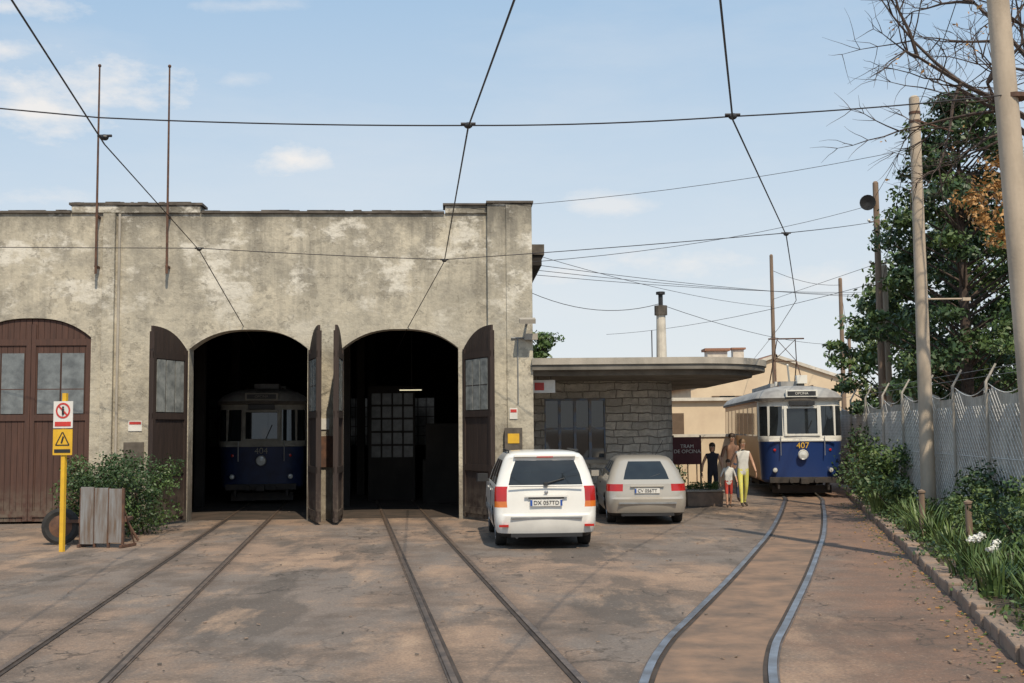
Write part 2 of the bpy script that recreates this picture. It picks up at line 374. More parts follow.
mb.face([(-.06,TH,0),(-.06,TH,6.4),(-.06,21.9,6.4),(-.06,21.9,0)],'interior')
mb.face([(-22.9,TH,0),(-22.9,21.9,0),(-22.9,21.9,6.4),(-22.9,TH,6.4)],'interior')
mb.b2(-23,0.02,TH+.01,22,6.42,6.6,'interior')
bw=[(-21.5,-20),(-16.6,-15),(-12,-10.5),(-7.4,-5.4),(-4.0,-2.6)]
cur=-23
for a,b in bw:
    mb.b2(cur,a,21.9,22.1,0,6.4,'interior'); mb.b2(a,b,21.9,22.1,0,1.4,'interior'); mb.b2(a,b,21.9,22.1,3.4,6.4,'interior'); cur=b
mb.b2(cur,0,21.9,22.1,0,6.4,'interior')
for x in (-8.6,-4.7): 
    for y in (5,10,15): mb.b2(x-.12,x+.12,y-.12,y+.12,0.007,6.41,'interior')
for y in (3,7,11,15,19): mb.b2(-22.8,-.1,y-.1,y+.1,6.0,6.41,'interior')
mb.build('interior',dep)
mb=MB()
for a,b in bw:
    mb.b2(a,b,21.98,22.0,1.4,3.4,'pane')
    for i in range(5): x=a+(b-a)*i/4; mb.b2(x-.02,x+.02,21.93,21.97,1.4,3.4,'blackp')
    for i in range(6): z=1.4+2*i/5; mb.b2(a,b,21.94,21.975,z-.02,z+.02,'blackp')
mb.build('rear_windows',dep)
mb=MB()
mb.b2(-4.25,-2.9,7.0,7.05,0.01,3.3,'interior')
for i in range(4):
    for j in range(5):
        x=-4.15+i*.31; z=1.25+j*.38; mb.b2(x,x+.26,6.97,6.995,z,z+.32,'panedim')
mb.box((-2.1,6,1.1),(.9,1.2,2.2),'interior'); mb.box((-2.5,6.0,.6),(.3,.4,1.2),'interior')
mb.build('workshop_screen',dep)
mb=MB(); mb.b2(-3.25,-2.65,5.0,5.05,3.1,3.125,'tube'); mb.b2(-3.3,-2.6,4.97,5.08,3.13,3.17,'interior'); mb.cyl((-2.92,5.03,3.17),(-2.92,5.03,6.4),.01,'wire')
mb.build('tube_lamp',dep)

def leaf(mb,w,d=False,hh=0):
    K='doord' if d else 'door'
    n=10
    for i in range(n):
        x0=w*i/n+.004;x1=w*(i+1)/n-.004
        h=lambda x:3.88+hh+.44*(1-(1-x/w)**2.6)
        z0,z1=h(x0),h(x1)
        b=len(mb.v)
        mb.v+=[(x0,0,.05),(x1,0,.05),(x1,.05,.05),(x0,.05,.05),(x0,0,z0),(x1,0,z1),(x1,.05,z1),(x0,.05,z0)]
        for f in ((0,3,2,1),(4,5,6,7),(0,1,5,4),(1,2,6,5),(2,3,7,6),(3,0,4,7)): mb.f.append(tuple(b+q for q in f)); mb.m.append(mb.mi(K))
    for y0,y1 in ((-.03,-.002),(.052,.08)):
        for z in ((.15,1.1,2.3,3.62+hh) if d else (.15,2.3,3.72+hh)): mb.b2(.0,w,y0,y1,z,z+.14,K)
        mb.b2(0,.1,y0-.001,y1+.001,.06,3.86+hh,K); mb.b2(w-.1,w,y0-.001,y1+.001,.06,4.2+hh,K)
        npn=3 if d else 2; a=.13; bb=w-.13
        for i in range(npn):
            x0=a+(bb-a)*i/npn+.02; x1=a+(bb-a)*(i+1)/npn-.02
            mb.b2(x0,x1,y0+.006,y1-.006,2.46,3.60+hh*.8,'panelight' if d else 'pane')
            mb.b2(x0,x1,y0+.004,y0+.0055,3.0,3.02,K)
for (a,b,h) in allops[:3]:
    for sg in (0,1):
        mb=MB(); w=(b-a)/2-.01; leaf(mb,w,hh=h)
        o=mb.build('door_leaf',dep)
        if sg==0: o.location=(a+.005,.06,0)
        else:
            o.location=(b-.005,.06,0); o.scale=(-1,1,1)
def openleaf(hx,tipdx,tipdy):
    mb=MB(); leaf(mb,1.33,d=True); o=mb.build('open_door_leaf',dep); o.location=(hx,-.02,0)
    o.rotation_euler=(0,0,math.atan2(tipdy,tipdx)); return o
openleaf(-7.86,-.42,-1.2); openleaf(-5.05,.33,-1.25); openleaf(-4.36,.02,-1.3); openleaf(-1.54,.58,-1.15)
mb=MB()
for x,zt in ((-9.83,10.4),(-8.25,10.4)):
    mb.cyl((x,-.22,5.6),(x,-.22,zt),.03,'rust',r1=.02,n=8); mb.sphere((x,-.22,zt),.04,'rust')
    for z in (5.75,6.9): mb.b2(x-.03,x+.03,-.24,-.0,z,z+.04,'rust')
mb.build('flag_masts',dep)
mb=MB()
mb.b2(-.62,-.22,-.30,-.19,1.55,2.05,'coping'); mb.b2(-.55,-.29,-.312,-.302,1.7,1.92,'yellow')
mb.b2(-.5,-.32,-.2,-.183,2.25,2.5,'white'); mb.b2(-.48,-.34,-.206,-.202,2.4,2.47,'signred')
mb.b2(-9.1,-8.8,-.02,-.004,2.05,2.28,'white'); mb.b2(-9.08,-8.82,-.026,-.022,2.2,2.26,'signred')
mb.b2(-9.2,-8.75,-.03,-.004,1.25,1.8,'coping')
mb.b2(-4.95,-4.5,-.05,-.004,1.2,1.9,'rust'); mb.b2(-4.9,-4.6,-.03,-.004,2.05,2.3,'white')
mb.build('notices',dep)
mb=MB(); mb.cyl((-.1,-.18,4.4),(-.1,-.55,4.5),.03,'grey'); mb.box((-.1,-.62,4.46),(.36,.26,.1),'concrete',rx=.25); mb.box((.0,-.3,4.12),(.3,.12,.14),'concrete'); mb.cyl((-.45,-.2,4.1),(.0,-.2,4.1),.02,'grey'); mb.cyl((-.3,-.2,4.1),(-.3,-.2,2.6),.014,'grey',n=6)
mb.cyl((-9.36,-.06,.1),(-9.36,-.06,7.0),.03,'concrete',n=8)
mb.build('wall_lamp_and_pipes',dep)
mb=MB(); mb.b2(.01,.42,.9,6,6.2,6.45,'coping'); mb.b2(.01,.36,.95,5.9,5.95,6.19,'interior'); mb.build('eave',dep)

# ---------------------------------------------------------------- office
off=empty('stone_station_office',(0,0,0))
mb=MB()
P=[(.5,29.5),(3.3,29.5)]
for i in range(1,10):
    a=-math.pi/2+math.pi/2*i/9; P.append((3.3+.95*math.cos(a),30.45+.95*math.sin(a)))
P+=[(4.25,36),(.5,36)]
wx0,wx1,wz0,wz1=.82,2.4,1.22,2.80
def vwall(a,b,z0,z1,k='stone'): mb.face([(a[0],a[1],z0),(b[0],b[1],z0),(b[0],b[1],z1),(a[0],a[1],z1)],k)
vwall(P[0],(wx0,29.5),0,3.45); vwall((wx0,29.5),(wx1,29.5),0,wz0); vwall((wx0,29.5),(wx1,29.5),wz1,3.45); vwall((wx1,29.5),P[1],0,3.45)
for i in range(1,len(P)-1): vwall(P[i],P[i+1],0,3.45)
vwall(P[-1],P[0],0,3.45)
mb.build('walls',off)
mb=MB()
mb.b2(wx0-.04,wx1+.04,29.44,29.58,wz0-.1,wz0-.002,'concrete')
mb.face([(wx0,29.62,wz0),(wx1,29.62,wz0),(wx1,29.62,wz1),(wx0,29.62,wz1)],'glass')
for x in (wx0,wx1): mb.face([(x,29.5,wz0),(x,29.65,wz0),(x,29.65,wz1),(x,29.5,wz1)],'concrete')
M['frameblue']=simple('weathered_blue_frame',(.16,.23,.35),(.21,.18,.15),rough=.7,scale=5)
for i in range(5):
    x=wx0+(wx1-wx0)*i/4; mb.b2(max(wx0+.002,x-.035),min(wx1-.002,x+.035),29.52,29.60,wz0,wz1,'frameblue')
for z in (wz0+.002,wz0+.78,wz1-.05): mb.b2(wx0+.004,wx1-.004,29.53,29.605,z,z+.05,'frameblue')
mb.build('window',off)
def canopy(xe,yf,inset,y1=37):
    P=[(.45,yf+inset),(xe-2.2,yf+inset)]
    for i in range(1,13):
        a=-math.pi/2+math.pi/2*i/12; P.append((xe-2.2+(2.2-inset)*math.cos(a),yf+2.6+(2.6-inset)*math.sin(a)))
    P+=[(xe-inset,y1-2)]
    P+=[(xe-1.2,y1),(.45,y1)]
    return P
mb=MB()
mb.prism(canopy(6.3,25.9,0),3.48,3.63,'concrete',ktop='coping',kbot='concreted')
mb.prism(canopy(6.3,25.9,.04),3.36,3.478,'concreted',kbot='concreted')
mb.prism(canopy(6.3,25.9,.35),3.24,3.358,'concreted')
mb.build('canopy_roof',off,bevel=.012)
mb=MB()
mb.cyl((3.95,30,3.64),(3.95,30,5.0),.14,'trim',r1=.12,n=12); mb.cyl((3.95,30,5.0),(3.95,30,5.25),.17,'coping',n=12)
mb.cyl((3.95,30,5.25),(3.95,30,5.55),.06,'blackp',n=8); mb.cyl((3.95,30,5.55),(3.95,30,5.62),.12,'blackp',n=10)
mb.cyl((3.7,30,3.64),(3.7,30,4.6),.015,'wire',n=5)
mb.build('chimney',off)
mb=MB(); mb.b2(.48,1.0,26.6,26.66,2.86,3.16,'white'); mb.b2(.52,.74,26.59,26.598,2.92,3.1,'signred'); mb.cyl((.6,26.63,3.16),(.6,26.63,3.24),.01,'wire'); mb.cyl((.9,26.63,3.16),(.9,26.63,3.24),.01,'wire')
mb.build('hanging_sign')
pl=empty('stone_planter',(4.95,29.9,0))
mb=MB(); mb.box((0,0,.18),(.9,.7,.36),'kerb',top=1.05); mb.box((0,0,.39),(1.0,.8,.05),'concrete'); mb.build('trough',pl,bevel=.015)

# ---------------------------------------------------------------- leaf tools
def leaves(mb,c,r,n,size,k,shell=.35):
    C=Vector(c)
    for _ in range(n):
        d=Vector((R.gauss(0,1),R.gauss(0,1),R.gauss(0,1))).normalized()
        t=(R.random()**shell)
        p=C+Vector((d.x*r[0],d.y*r[1],d.z*r[2]))*t
        nrm=(d*.6+Vector((R.gauss(0,1),R.gauss(0,1),R.gauss(0,1)+.4))*.6).normalized()
        a=nrm.orthogonal().normalized(); a.rotate(Matrix.Rotation(R.uniform(0,6.28),3,nrm)); b=nrm.cross(a)
        s=size*R.uniform(.6,1.3)
        mb.face([p-a*s,p-b*s*.5,p+a*s,p+b*s*.5],k)
def tree(name,c,rfun,z0,z1,nc,cr,nl,size,k,tr=.18,k2=None):
    mb=MB()
    for i in range(nc):
        z=z0+(z1-z0)*((i+R.random())/nc); rr=rfun((z-z0)/(z1-z0)); a=R.uniform(0,6.28); q=rr*math.sqrt(R.uniform(.15,1))
        p=(c[0]+q*math.cos(a),c[1]+q*math.sin(a),z); s=cr*R.uniform(.5,1.2)
        mb.cyl((c[0],c[1],max(z-q*.5-.3,z0*.6)),(p[0],p[1],z),.045,'bark',r1=.012,n=4,cap=False)
        leaves(mb,p,(s*1.25,s*1.25,s*.5),nl,size,k2 if (k2 and R.random()<.3) else k,shell=.5)
    mb.cyl((c[0],c[1],0),(c[0],c[1],z0+(z1-z0)*.9),tr,'bark',r1=.04,n=8)
    return mb.build(name)
tree('cedar_tree',(13.2,33,0),lambda t:2.7*(1-t)**.55+.3,2.4,11.6,125,.68,230,.09,'leafd',tr=.25,k2='leafm')
tree('broadleaf_tree',(15.3,38,0),lambda t:3.0*math.sin(math.pi*min(1,t*.9+.1))+.3,2.0,9.5,80,.85,200,.12,'leafm',k2='leafd')
tree('broadleaf_tree.001',(14.6,44,0),lambda t:2.2*math.sin(math.pi*(t*.8+.15)),2.2,7.3,45,.7,170,.12,'leafm',k2='leafl')
tree('broadleaf_tree.002',(1.25,47,0),lambda t:1.0*math.sin(math.pi*(t*.8+.15)),2,6.0,22,.5,130,.11,'leafm')
tree('broadleaf_tree.003',(19.5,30,0),lambda t:3.4*math.sin(math.pi*(t*.8+.15)),2,10.5,60,.9,160,.15,'leafd',k2='leafm')
mb=MB()
for i in range(120):
    a=rad(-75+150*i/119); d=R.uniform(110,150); h=R.uniform(3,6.5)
    leaves(mb,(d*math.sin(a),d*math.cos(a),h*.5),(6,4,h*.6),70,.9,'leafd' if i%3 else 'leafm')
mb.build('distant_trees')

mb=MB(); tips=[]
def branch(p,d,L,r,dep_):
    nseg=4; q=Vector(p)
    for i in range(nseg):
        d2=(d+Vector((R.gauss(0,.14),R.gauss(0,.14),R.gauss(0,.11)))).normalized(); e=q+d2*L/nseg
        mb.cyl(q,e,r*(1-i*.18),'bark',r1=r*(1-(i+1)*.18),n=5 if r>.02 else 3,cap=False)
        q=e; d=d2
        if dep_>0 and i>=1:
            for _ in range(2):
                ax=Vector((R.gauss(0,1),R.gauss(0,1),R.gauss(0,.7))).normalized()
                nd=(d*.7+ax*.66).normalized(); branch(q,nd,L*R.uniform(.42,.62),r*.45,dep_-1)
    if dep_==0: tips.append(q.copy())
base=Vector((11.3,21.5,0)); t0=base+Vector((-.2,0,6.9))
mb.cyl(base,t0,.22,'bark',r1=.14,n=10)
for d,L in (((-.80,-.1,.55),4.1),((-.93,.0,.30),3.5),((-.5,.25,.8),3.8),((-.2,-.3,.95),3.2),((.5,.1,.85),3.0),((-.7,-.4,.55),3.4)):
    branch(t0+Vector((0,0,R.uniform(-.5,.3))),Vector(d).normalized(),L,.085,3)
for p in tips:
    if R.random()<.05: leaves(mb,p,(.12,.12,.12),3,.04,'leafb')
for c in ((8.75,20.4,6.35),(8.55,20.3,5.75),(9.0,20.6,6.8),(8.35,20.4,6.1),(8.85,20.3,5.4),(9.2,20.5,6.0)):
    leaves(mb,c,(.45,.35,.28),170,.055,'leafb',shell=.9)
    mb.cyl((10.0,21.2,6.6),c,.025,'bark',r1=.008,n=4,cap=False)
mb.cyl((11.1,21.5,6.4),(10.0,21.2,6.6),.05,'bark',r1=.025,n=5,cap=False)
mb.build('bare_tree')

# ---------------------------------------------------------------- background house + walls
hs=empty('gabled_house',(13.9,60,0))
mb=MB(); w=4.5
mb.face([(-w,0,0),(w,0,0),(w,0,4.2),(0,0,5.7),(-w,0,4.2)],'peach'); mb.face([(w,9,0),(-w,9,0),(-w,9,4.2),(0,9,5.7),(w,9,4.2)],'peach')
mb.face([(-w,9,0),(-w,0,0),(-w,0,4.2),(-w,9,4.2)],'peach'); mb.face([(w,0,0),(w,9,0),(w,9,4.2),(w,0,4.2)],'peach'); mb.build('walls',hs)
mb=MB()
for sg in (-1,1):
    ang=math.atan2(1.5,4.5)
    mb.box((sg*2.4,4.6,5.02),(5.2,9.2,.12),'tile',ry=sg*ang); mb.box((sg*2.4,-.1,4.98),(5.2,.14,.16),'trim',ry=sg*ang)
mb.build('roof',hs)
mb=MB()
for x in (-2.6,0,2.4):
    z=2.6
    mb.b2(x-.4,x+.4,-.04,-.004,z,z+1.1,'glass'); mb.b2(x-.8,x-.42,-.06,-.004,z,z+1.1,'shutter'); mb.b2(x+.42,x+.8,-.06,-.004,z,z+1.1,'shutter')
mb.build('windows',hs)
mb=MB(); mb.box((-2.6,3,5.5),(1.1,1.0,1.5),'trim'); mb.box((-2.6,3,6.32),(1.4,1.3,.14),'tile'); mb.box((-1.2,4,5.9),(.6,.6,1.0),'trim'); mb.box((-1.2,4,6.45),(.8,.8,.1),'tile'); mb.build('chimneys',hs)
ho=empty('rendered_outbuilding',(8.0,52,0))
mb=MB(); mb.b2(-1.7,2.2,0,4,0,3.25,'peach'); mb.b2(-1.9,2.4,-.2,4.2,3.252,3.4,'trim'); mb.b2(-1.7,2.2,-.03,-.004,0,1.3,'trim'); mb.b2(-1.0,-.2,-.04,-.004,1.7,2.7,'shutter'); mb.build('walls',ho)
mb=MB(); mb.b2(4.2,8.2,40,40.3,0,1.7,'peach'); mb.b2(4.1,8.3,39.95,40.35,1.702,1.8,'trim'); mb.build('garden_wall')
mb=MB()
for i in range(6): leaves(mb,(4.5+i*.22,38.8,.45),(.3,.35,.5),180,.06,'leafd')
mb.build('hedge')
sb=empty('notice_board',(5.12,33.6,0))
mb=MB(); mb.b2(-.42,.42,0,.04,.95,1.75,'maroon'); mb.cyl((-.4,.06,0),(-.4,.06,1.8),.025,'blackp'); mb.cyl((.4,.06,0),(.4,.06,1.8),.025,'blackp'); mb.build('panel',sb)
text('lettering','TRAM\nDE OPCINA',.15,(0,-.01,1.4),'white',sb)
mb=MB()
for x in range(6): mb.cyl((4.3+x*.28,35.5,0),(4.3+x*.28,35.5,1.05),.018,'rust',n=6)
mb.cyl((4.3,35.5,1.05),(5.7,35.5,1.05),.025,'rust',n=6); mb.cyl((4.3,35.5,.2),(5.7,35.5,.2),.02,'rust',n=6); mb.build('iron_railing')

# ---------------------------------------------------------------- right verge
kerbx=lambda y: 4.17+(y-9.45)*.2316
mb=MB(); y=4.0
while y<33:
    L=R.uniform(.32,.6); x=kerbx(y+L/2); a=math.atan2(L,.2316*L)
    mb.box((x+.11+R.uniform(-.02,.02),y+L/2,.055+R.uniform(-.02,.02)),(L-.02,.2,.18),'kerb',rz=a+R.uniform(-.04,.04),ry=R.uniform(-.03,.03)); y+=L*.974
mb.build('stone_kerb',bevel=.025)
fx=lambda y:8.4+.11*(y-15)
mb=MB(); ny=60
for i in range(ny):
    y0=3+31*i/ny;y1=3+31*(i+1)/ny
    nx=6
    for j in range(nx):
        def pt(y,t):
            x=(kerbx(y)+.18)*(1-t)+(fx(y)+1.5)*t; return (x,y,.10+.12*t+.05*noise.noise(Vector((x*1.5,y*1.5,0))))
        mb.face([pt(y0,j/nx),pt(y0,(j+1)/nx),pt(y1,(j+1)/nx),pt(y1,j/nx)],'soil')
mb.build('planting_bed')
fe=empty('chain_link_fence')
PS=2.3; Y0=12.4
def ftop(y):
    t=((y-Y0)%PS)/PS; return 2.80-.20*math.sin(math.pi*t)-(.08 if y>30 else 0)
mb=MB(); y=Y0; dy=.09
def sp_(y,z): 
    return (fx(y)+.06*math.sin(y*5.1+z*.8)+.03*noise.noise(Vector((y*3,z*2,1))),y,z)
while y<39:
    if R.random()>.012:
        for q in range(6):
            z0=.12+(ftop(y)-.15)*q/6; z1=.12+(ftop(y)-.15)*(q+1)/6; z2=.12+(ftop(y+dy)-.15)*(q+1)/6; z3=.12+(ftop(y+dy)-.15)*q/6
            mb.face([sp_(y,z0),sp_(y+dy*.97,z3),sp_(y+dy*.97,z2),sp_(y,z1)],'screen')
    y+=dy
mb.build('netting_screen',fe)
mb=MB()
H=2.45; st=.17
y=Y0-H
while y<39:
    for dr in (1,-1):
        a=[];NS=8
        for q in range(NS+1):
            t=q/NS; yy=y+t*H; zz=(.25+t*H) if dr>0 else (.25+H-t*H)
            if yy>=Y0 and zz<=ftop(yy): a.append(Vector((fx(yy)-.09,yy,zz)))
        for p,q in zip(a[:-1],a[1:]):
            if (q-p).length<H: mb.cyl(p,q,.0055,'meshw',n=3,cap=False)
    y+=st
y=Y0
while y<39:
    mb.cyl((fx(y)-.09,y,ftop(y)),(fx(y+.23)-.09,y+.23,ftop(y+.23)),.009,'meshw',n=4,cap=False); y+=.23
for z in (.3,1.4): mb.cyl((fx(Y0)-.1,Y0,z),(fx(39)-.1,39,z),.007,'meshw',n=4,cap=False)
mb.build('wire_mesh',fe)
mb=MB(); y=Y0
while y<39:
    mb.cyl((fx(y)-.14,y,0),(fx(y)-.14,y,2.85),.032,'concrete',n=8); mb.cyl((fx(y)-.14,y,2.83),(fx(y)+.06,y,3.18),.026,'concrete',r1=.02,n=8)
    y+=PS
for q in (0,1): mb.cyl((fx(Y0)-.08+.1*q,Y0,2.95+.15*q),(fx(39)-.08+.1*q,39,2.95+.15*q),.004,'grey',n=4,cap=False)
mb.build('posts',fe)

def shrub(name,c,r,n,size,k,sub=9,k2=None):
    mb=MB()
    for i in range(sub):
        d=Vector((R.gauss(0,.5),R.gauss(0,.5),R.uniform(-.5,.7)))
        p=(c[0]+d.x*r[0],c[1]+d.y*r[1],c[2]+d.z*r[2]); q=R.uniform(.35,.65)
        leaves(mb,p,(r[0]*q,r[1]*q,r[2]*q),n//sub,size,k2 if (k2 and R.random()<.35) else k,shell=.5)
        mb.cyl((c[0],c[1],.0),p,.02,'bark',r1=.008,n=4,cap=False)
    return mb.build(name)
shrub('laurel_bush',(8.9,28.2,.75),(.85,1.3,.85),3200,.055,'leafm',12,'leafl')
shrub('laurel_bush.001',(8.2,24.3,.5),(.55,.9,.5),1900,.05,'leafm',9,'leafd')
shrub('laurel_bush.002',(8.7,21.5,.6),(.6,1.0,.65),2000,.05,'leafd',9,'leafm')
shrub('laurel_bush.003',(7.6,18.2,.4),(.5,1.0,.4),1900,.042,'leafm',9,'leafl')
shrub('laurel_bush.004',(7.2,15.6,.5),(.6,1.0,.5),2600,.04,'leafd',11,'leafm')
shrub('laurel_bush.005',(9.9,31.5,1.05),(.75,1.1,1.05),2400,.06,'leafd')
shrub('laurel_bush.006',(6.2,12.6,.42),(.55,.9,.42),2600,.035,'leafm',10,'leafl')
shrub('laurel_bush.007',(7.9,20.2,.5),(.45,.8,.45),1500,.045,'leafl',9,'leafm')
shrub('laurel_bush.008',(7.9,17.6,.6),(.45,.9,.5),1700,.045,'leafm',10,'leafl')
def blades(c,n,h,k,spread=.3):
    mb=MB()
    for _ in range(n):
        a=R.uniform(0,6.28); o=R.random()*spread; p=Vector((c[0]+math.cos(a)*o,c[1]+math.sin(a)*o,.12)); hh=h*R.uniform(.6,1.15)
        out=Vector((math.cos(a),math.sin(a),0)); sd=Vector((-math.sin(a),math.cos(a),0))*.018*R.uniform(.8,1.5)
        lean=R.uniform(.15,.75); prev=p; pw=1
        for s in range(1,5):
            t=s/4; q=p+Vector((0,0,hh*(t-.35*lean*t*t)))+out*hh*lean*t*t; w=1-t**2*.95
            mb.face([prev-sd*pw,prev+sd*pw,q+sd*w,q-sd*w],k); prev=q; pw=w
    return mb
cs=[(6.2,15.2),(5.9,13.6),(5.45,12.0),(6.4,16.6),(5.2,10.9),(6.9,18.9),(7.3,20.6),(7.7,22.4),(6.0,12.9),(7.9,24.8),(5.6,11.4),(5.0,9.9),(6.7,17.6),(5.4,12.9),(5.8,14.6)]
for i,c in enumerate(cs):
    mb=blades(c,75,R.uniform(.42,.7),'leafl' if i%3==0 else 'leafm'); mb.build('iris_clump' if i==0 else 'iris_clump.%03d'%i)
mb=MB()
for i in range(460):
    y=R.uniform(7,30); t=R.random()**1.5; x=kerbx(y)+.2+t*(fx(y)-kerbx(y)-.2)
    leaves(mb,(x,y,.17+.08*R.random()),(.3,.3,.14),24,.035,R.choice(['leafm','leafl','leafd']))
mb.build('ground_cover')
mb=MB()
for c in ((5.55,13.9),(5.7,14.1),(5.45,13.7),(5.8,13.9),(5.3,12.8),(5.65,13.5),(5.9,14.5)):
    z=R.uniform(.5,.66); mb.sphere((c[0],c[1],z),(.03,.03,.025),'petal',8,6); leaves(mb,(c[0],c[1],z),(.06,.06,.045),26,.022,'petal'); mb.cyl((c[0],c[1],.1),(c[0],c[1],z),.008,'leafm',n=4)
mb.build('white_flowers')
for i,(x,y) in enumerate(((6.7,16.9),(7.05,19.8))):
    mb=MB(); mb.lathe((x,y,.05),(0,0,1),[(.05,0),(.05,.8),(.065,.81),(.065,.84),(.001,.87)],'timber',n=12); mb.build('short_post' if i==0 else 'short_post.%03d'%i,smooth=True)
mb=MB()
for i in range(1100):
    y=R.uniform(7,30); 
    if R.random()<.6: x=kerbx(y)-abs(R.gauss(0,.25))-.02; k=R.choice(['leafb','timber','leafm'])
    else: x=R.uniform(-9,kerbx(y)); k=R.choice(['coping','timber','kerb'])
    s=R.uniform(.008,.022); a=R.uniform(0,3.1)
    mb.box((x,y,.012+s*.2),(s*2,s,s*.5),k,rz=a,rx=R.uniform(-.3,.3))
mb.build('leaf_litter')
mb=MB()
for i in range(85):
    x=R.uniform(-8.6,-7.0); y=R.uniform(21.6,23.6); z=R.uniform(.2,1.48)-.25*abs(x+7.8)**2
    leaves(mb,(x,y,max(z,.25)),(.30,.32,.26),180,.036,'leafd' if R.random()<.65 else 'leafm')
for i in range(12): mb.cyl((R.uniform(-8.5,-7.3),22.8,0),(R.uniform(-8.5,-7.3),22.8,1.2),.02,'bark',n=5)
mb.build('clipped_bush')

# ---------------------------------------------------------------- poles
def pole(name,x,y,h,r0,r1,k,dx=0,extra=None):
    e=empty(name,(x,y,0)); mb=MB(); mb.cyl((0,0,-.1),(dx,0,h),r0,k,r1=r1,n=16); mb.lathe((dx,0,h),(0,0,1),[(r1,0),(r1*.6,.05),(0.001,.06)],k,n=16)
    if extra: extra(mb)
    mb.build('shaft',e,smooth=True); return e
def exA(mb):
    mb.cyl((0,0,4.85),(1.0,0,4.85),.02,'pole',n=8); mb.box((1.0,0,4.84),(.18,.1,.07),'pole')
    for z in (8.9,9.1): mb.cyl((0,0,z-.03),(0,0,z+.03),.13,'rust',n=14)
    mb.cyl((0,0,8.95),(.9,.1,8.7),.02,'rust',n=6)
pole('concrete_catenary_pole',9.2,25.4,9.45,.165,.115,'pole',extra=exA)
def exB(mb):
    for z in (2.2,6.4): mb.cyl((-.3*z/10.5,0,z-.03),(-.3*z/10.5,0,z+.03),.18,'rust',n=14)
pole('concrete_catenary_pole.001',6.95,15,10.5,.175,.13,'pole',dx=-.45,extra=exB)
def exC(mb):
    mb.lathe((-.3,-.1,9.15),(-.3,-1,-.25),[(.02,-.2,'blackp'),(.1,-.1,'blackp'),(.25,.05,'blackp'),(.25,.08,'blackp'),(.001,.03,'blackp')],'blackp',n=16)
    mb.cyl((0,0,9.1),(-.3,-.1,9.15),.03,'rust'); 
    for z in (6.5,7.2,8.54): mb.cyl((-.25,0,z),(.25,0,z),.02,'rust',n=6); mb.sphere((-.25,0,z+.05),.05,'white'); mb.sphere((.25,0,z+.05),.05,'white')
pole('timber_utility_pole',11.7,36,9.8,.13,.09,'timber',extra=exC)
pole('concrete_catenary_pole.002',12.05,36.6,7.2,.15,.13,'pole')
pole('timber_utility_pole.001',16.0,55,9.2,.13,.09,'timber')
pole('timber_utility_pole.002',20.8,70,7.6,.14,.1,'timber')
pole('timber_utility_pole.003',10.6,46,9.0,.10,.07,'timber')
pole('timber_utility_pole.004',-17,14.5,9,.15,.1,'timber')

# ---------------------------------------------------------------- wires
def wire(mb,pts,r=.012,sag=0.0,n=10):
    for a,b in zip(pts[:-1],pts[1:]):
        a=Vector(a);b=Vector(b); prev=a
        for i in range(1,n+1):
            t=i/n; p=a.lerp(b,t)-Vector((0,0,sag*4*t*(1-t))); mb.cyl(prev,p,r,'wire',n=4,cap=False); prev=p
mb=MB()
wire(mb,[(1.75,-3,5.7),(-.51,13.6,5.68),(-1.46,24.6,5.68),(-2.42,26.1,4.33),(-3.5,34,4.3)],.011,n=4)
wire(mb,[(-2.2,-3,5.7),(-4.25,9.47,5.7),(-5.15,14.2,5.66),(-6.34,22.9,5.7),(-6.12,26.0,4.36),(-7.0,31,4.3)],.011,n=4)
wire(mb,[(-.6,-3,5.7),(1.83,9.6,5.7),(2.65,13.3,5.66),(5.3,21.7,5.7),(8.3,33,5.7),(9.9,42,5.7),(13.8,66,5.7)],.011,n=4)
for p in ((-.51,13.6,5.7),(-5.15,14.2,5.75),(2.65,13.3,5.7),(-6.34,22.9,5.72),(5.3,21.7,5.72),(-1.46,24.6,5.7)):
    mb.sphere(p,(.055,.05,.04),'blackp',8,6); mb.cyl((p[0]-.09,p[1],p[2]+.02),(p[0]+.09,p[1],p[2]+.02),.018,'wire',n=6)
mb.build('contact_wires')
mb=MB()
wire(mb,[(-17,14.5,7.4),(-5.15,14.0,5.95),(-.51,13.6,5.70),(2.65,13.3,5.70),(6.8,15,6.45)],.009,sag=.03)
wire(mb,[(-19,24.4,6.2),(-6.34,22.9,5.74),(-1.46,24.6,5.72),(5.3,21.7,5.74),(11.65,36,8.54)],.008,sag=.02)
mb.build('span_wires')
mb=MB()
wire(mb,[(-5.6,26.4,7.1),(9.2,25.4,8.3),(14.5,28,9.3)],.006,sag=.4,n=16)
wire(mb,[(.45,26.3,5.9),(11.6,36,9.1)],.007,sag=.25,n=12)
wire(mb,[(.5,27,6.2),(10.6,46,6.9)],.007,sag=.2,n=12)
wire(mb,[(.45,28,5.4),(3.9,30,5.3),(16,55,6.0)],.008,sag=.3,n=12)
wire(mb,[(10.6,46,8.4),(16,55,8.9),(20.8,70,7.4)],.01,sag=.2)
wire(mb,[(11.7,36,7.2),(10.6,46,7.2)],.008); wire(mb,[(11.7,36,6.6),(5,60,7)],.009,sag=.3)
wire(mb,[(11.7,36,9.4),(9.2,25.4,9.0)],.008,sag=.1); wire(mb,[(9.2,25.4,9.05),(6.6,15,9.3)],.008,sag=.15); wire(mb,[(9.2,25.4,9.2),(12.0,36.6,6.6)],.008)
for i in range(3): wire(mb,[(.45,30+i,6.4),(25,58+i*2,8.6+i*.5)],.008,sag=.4,n=12)
mb.build('overhead_cables')

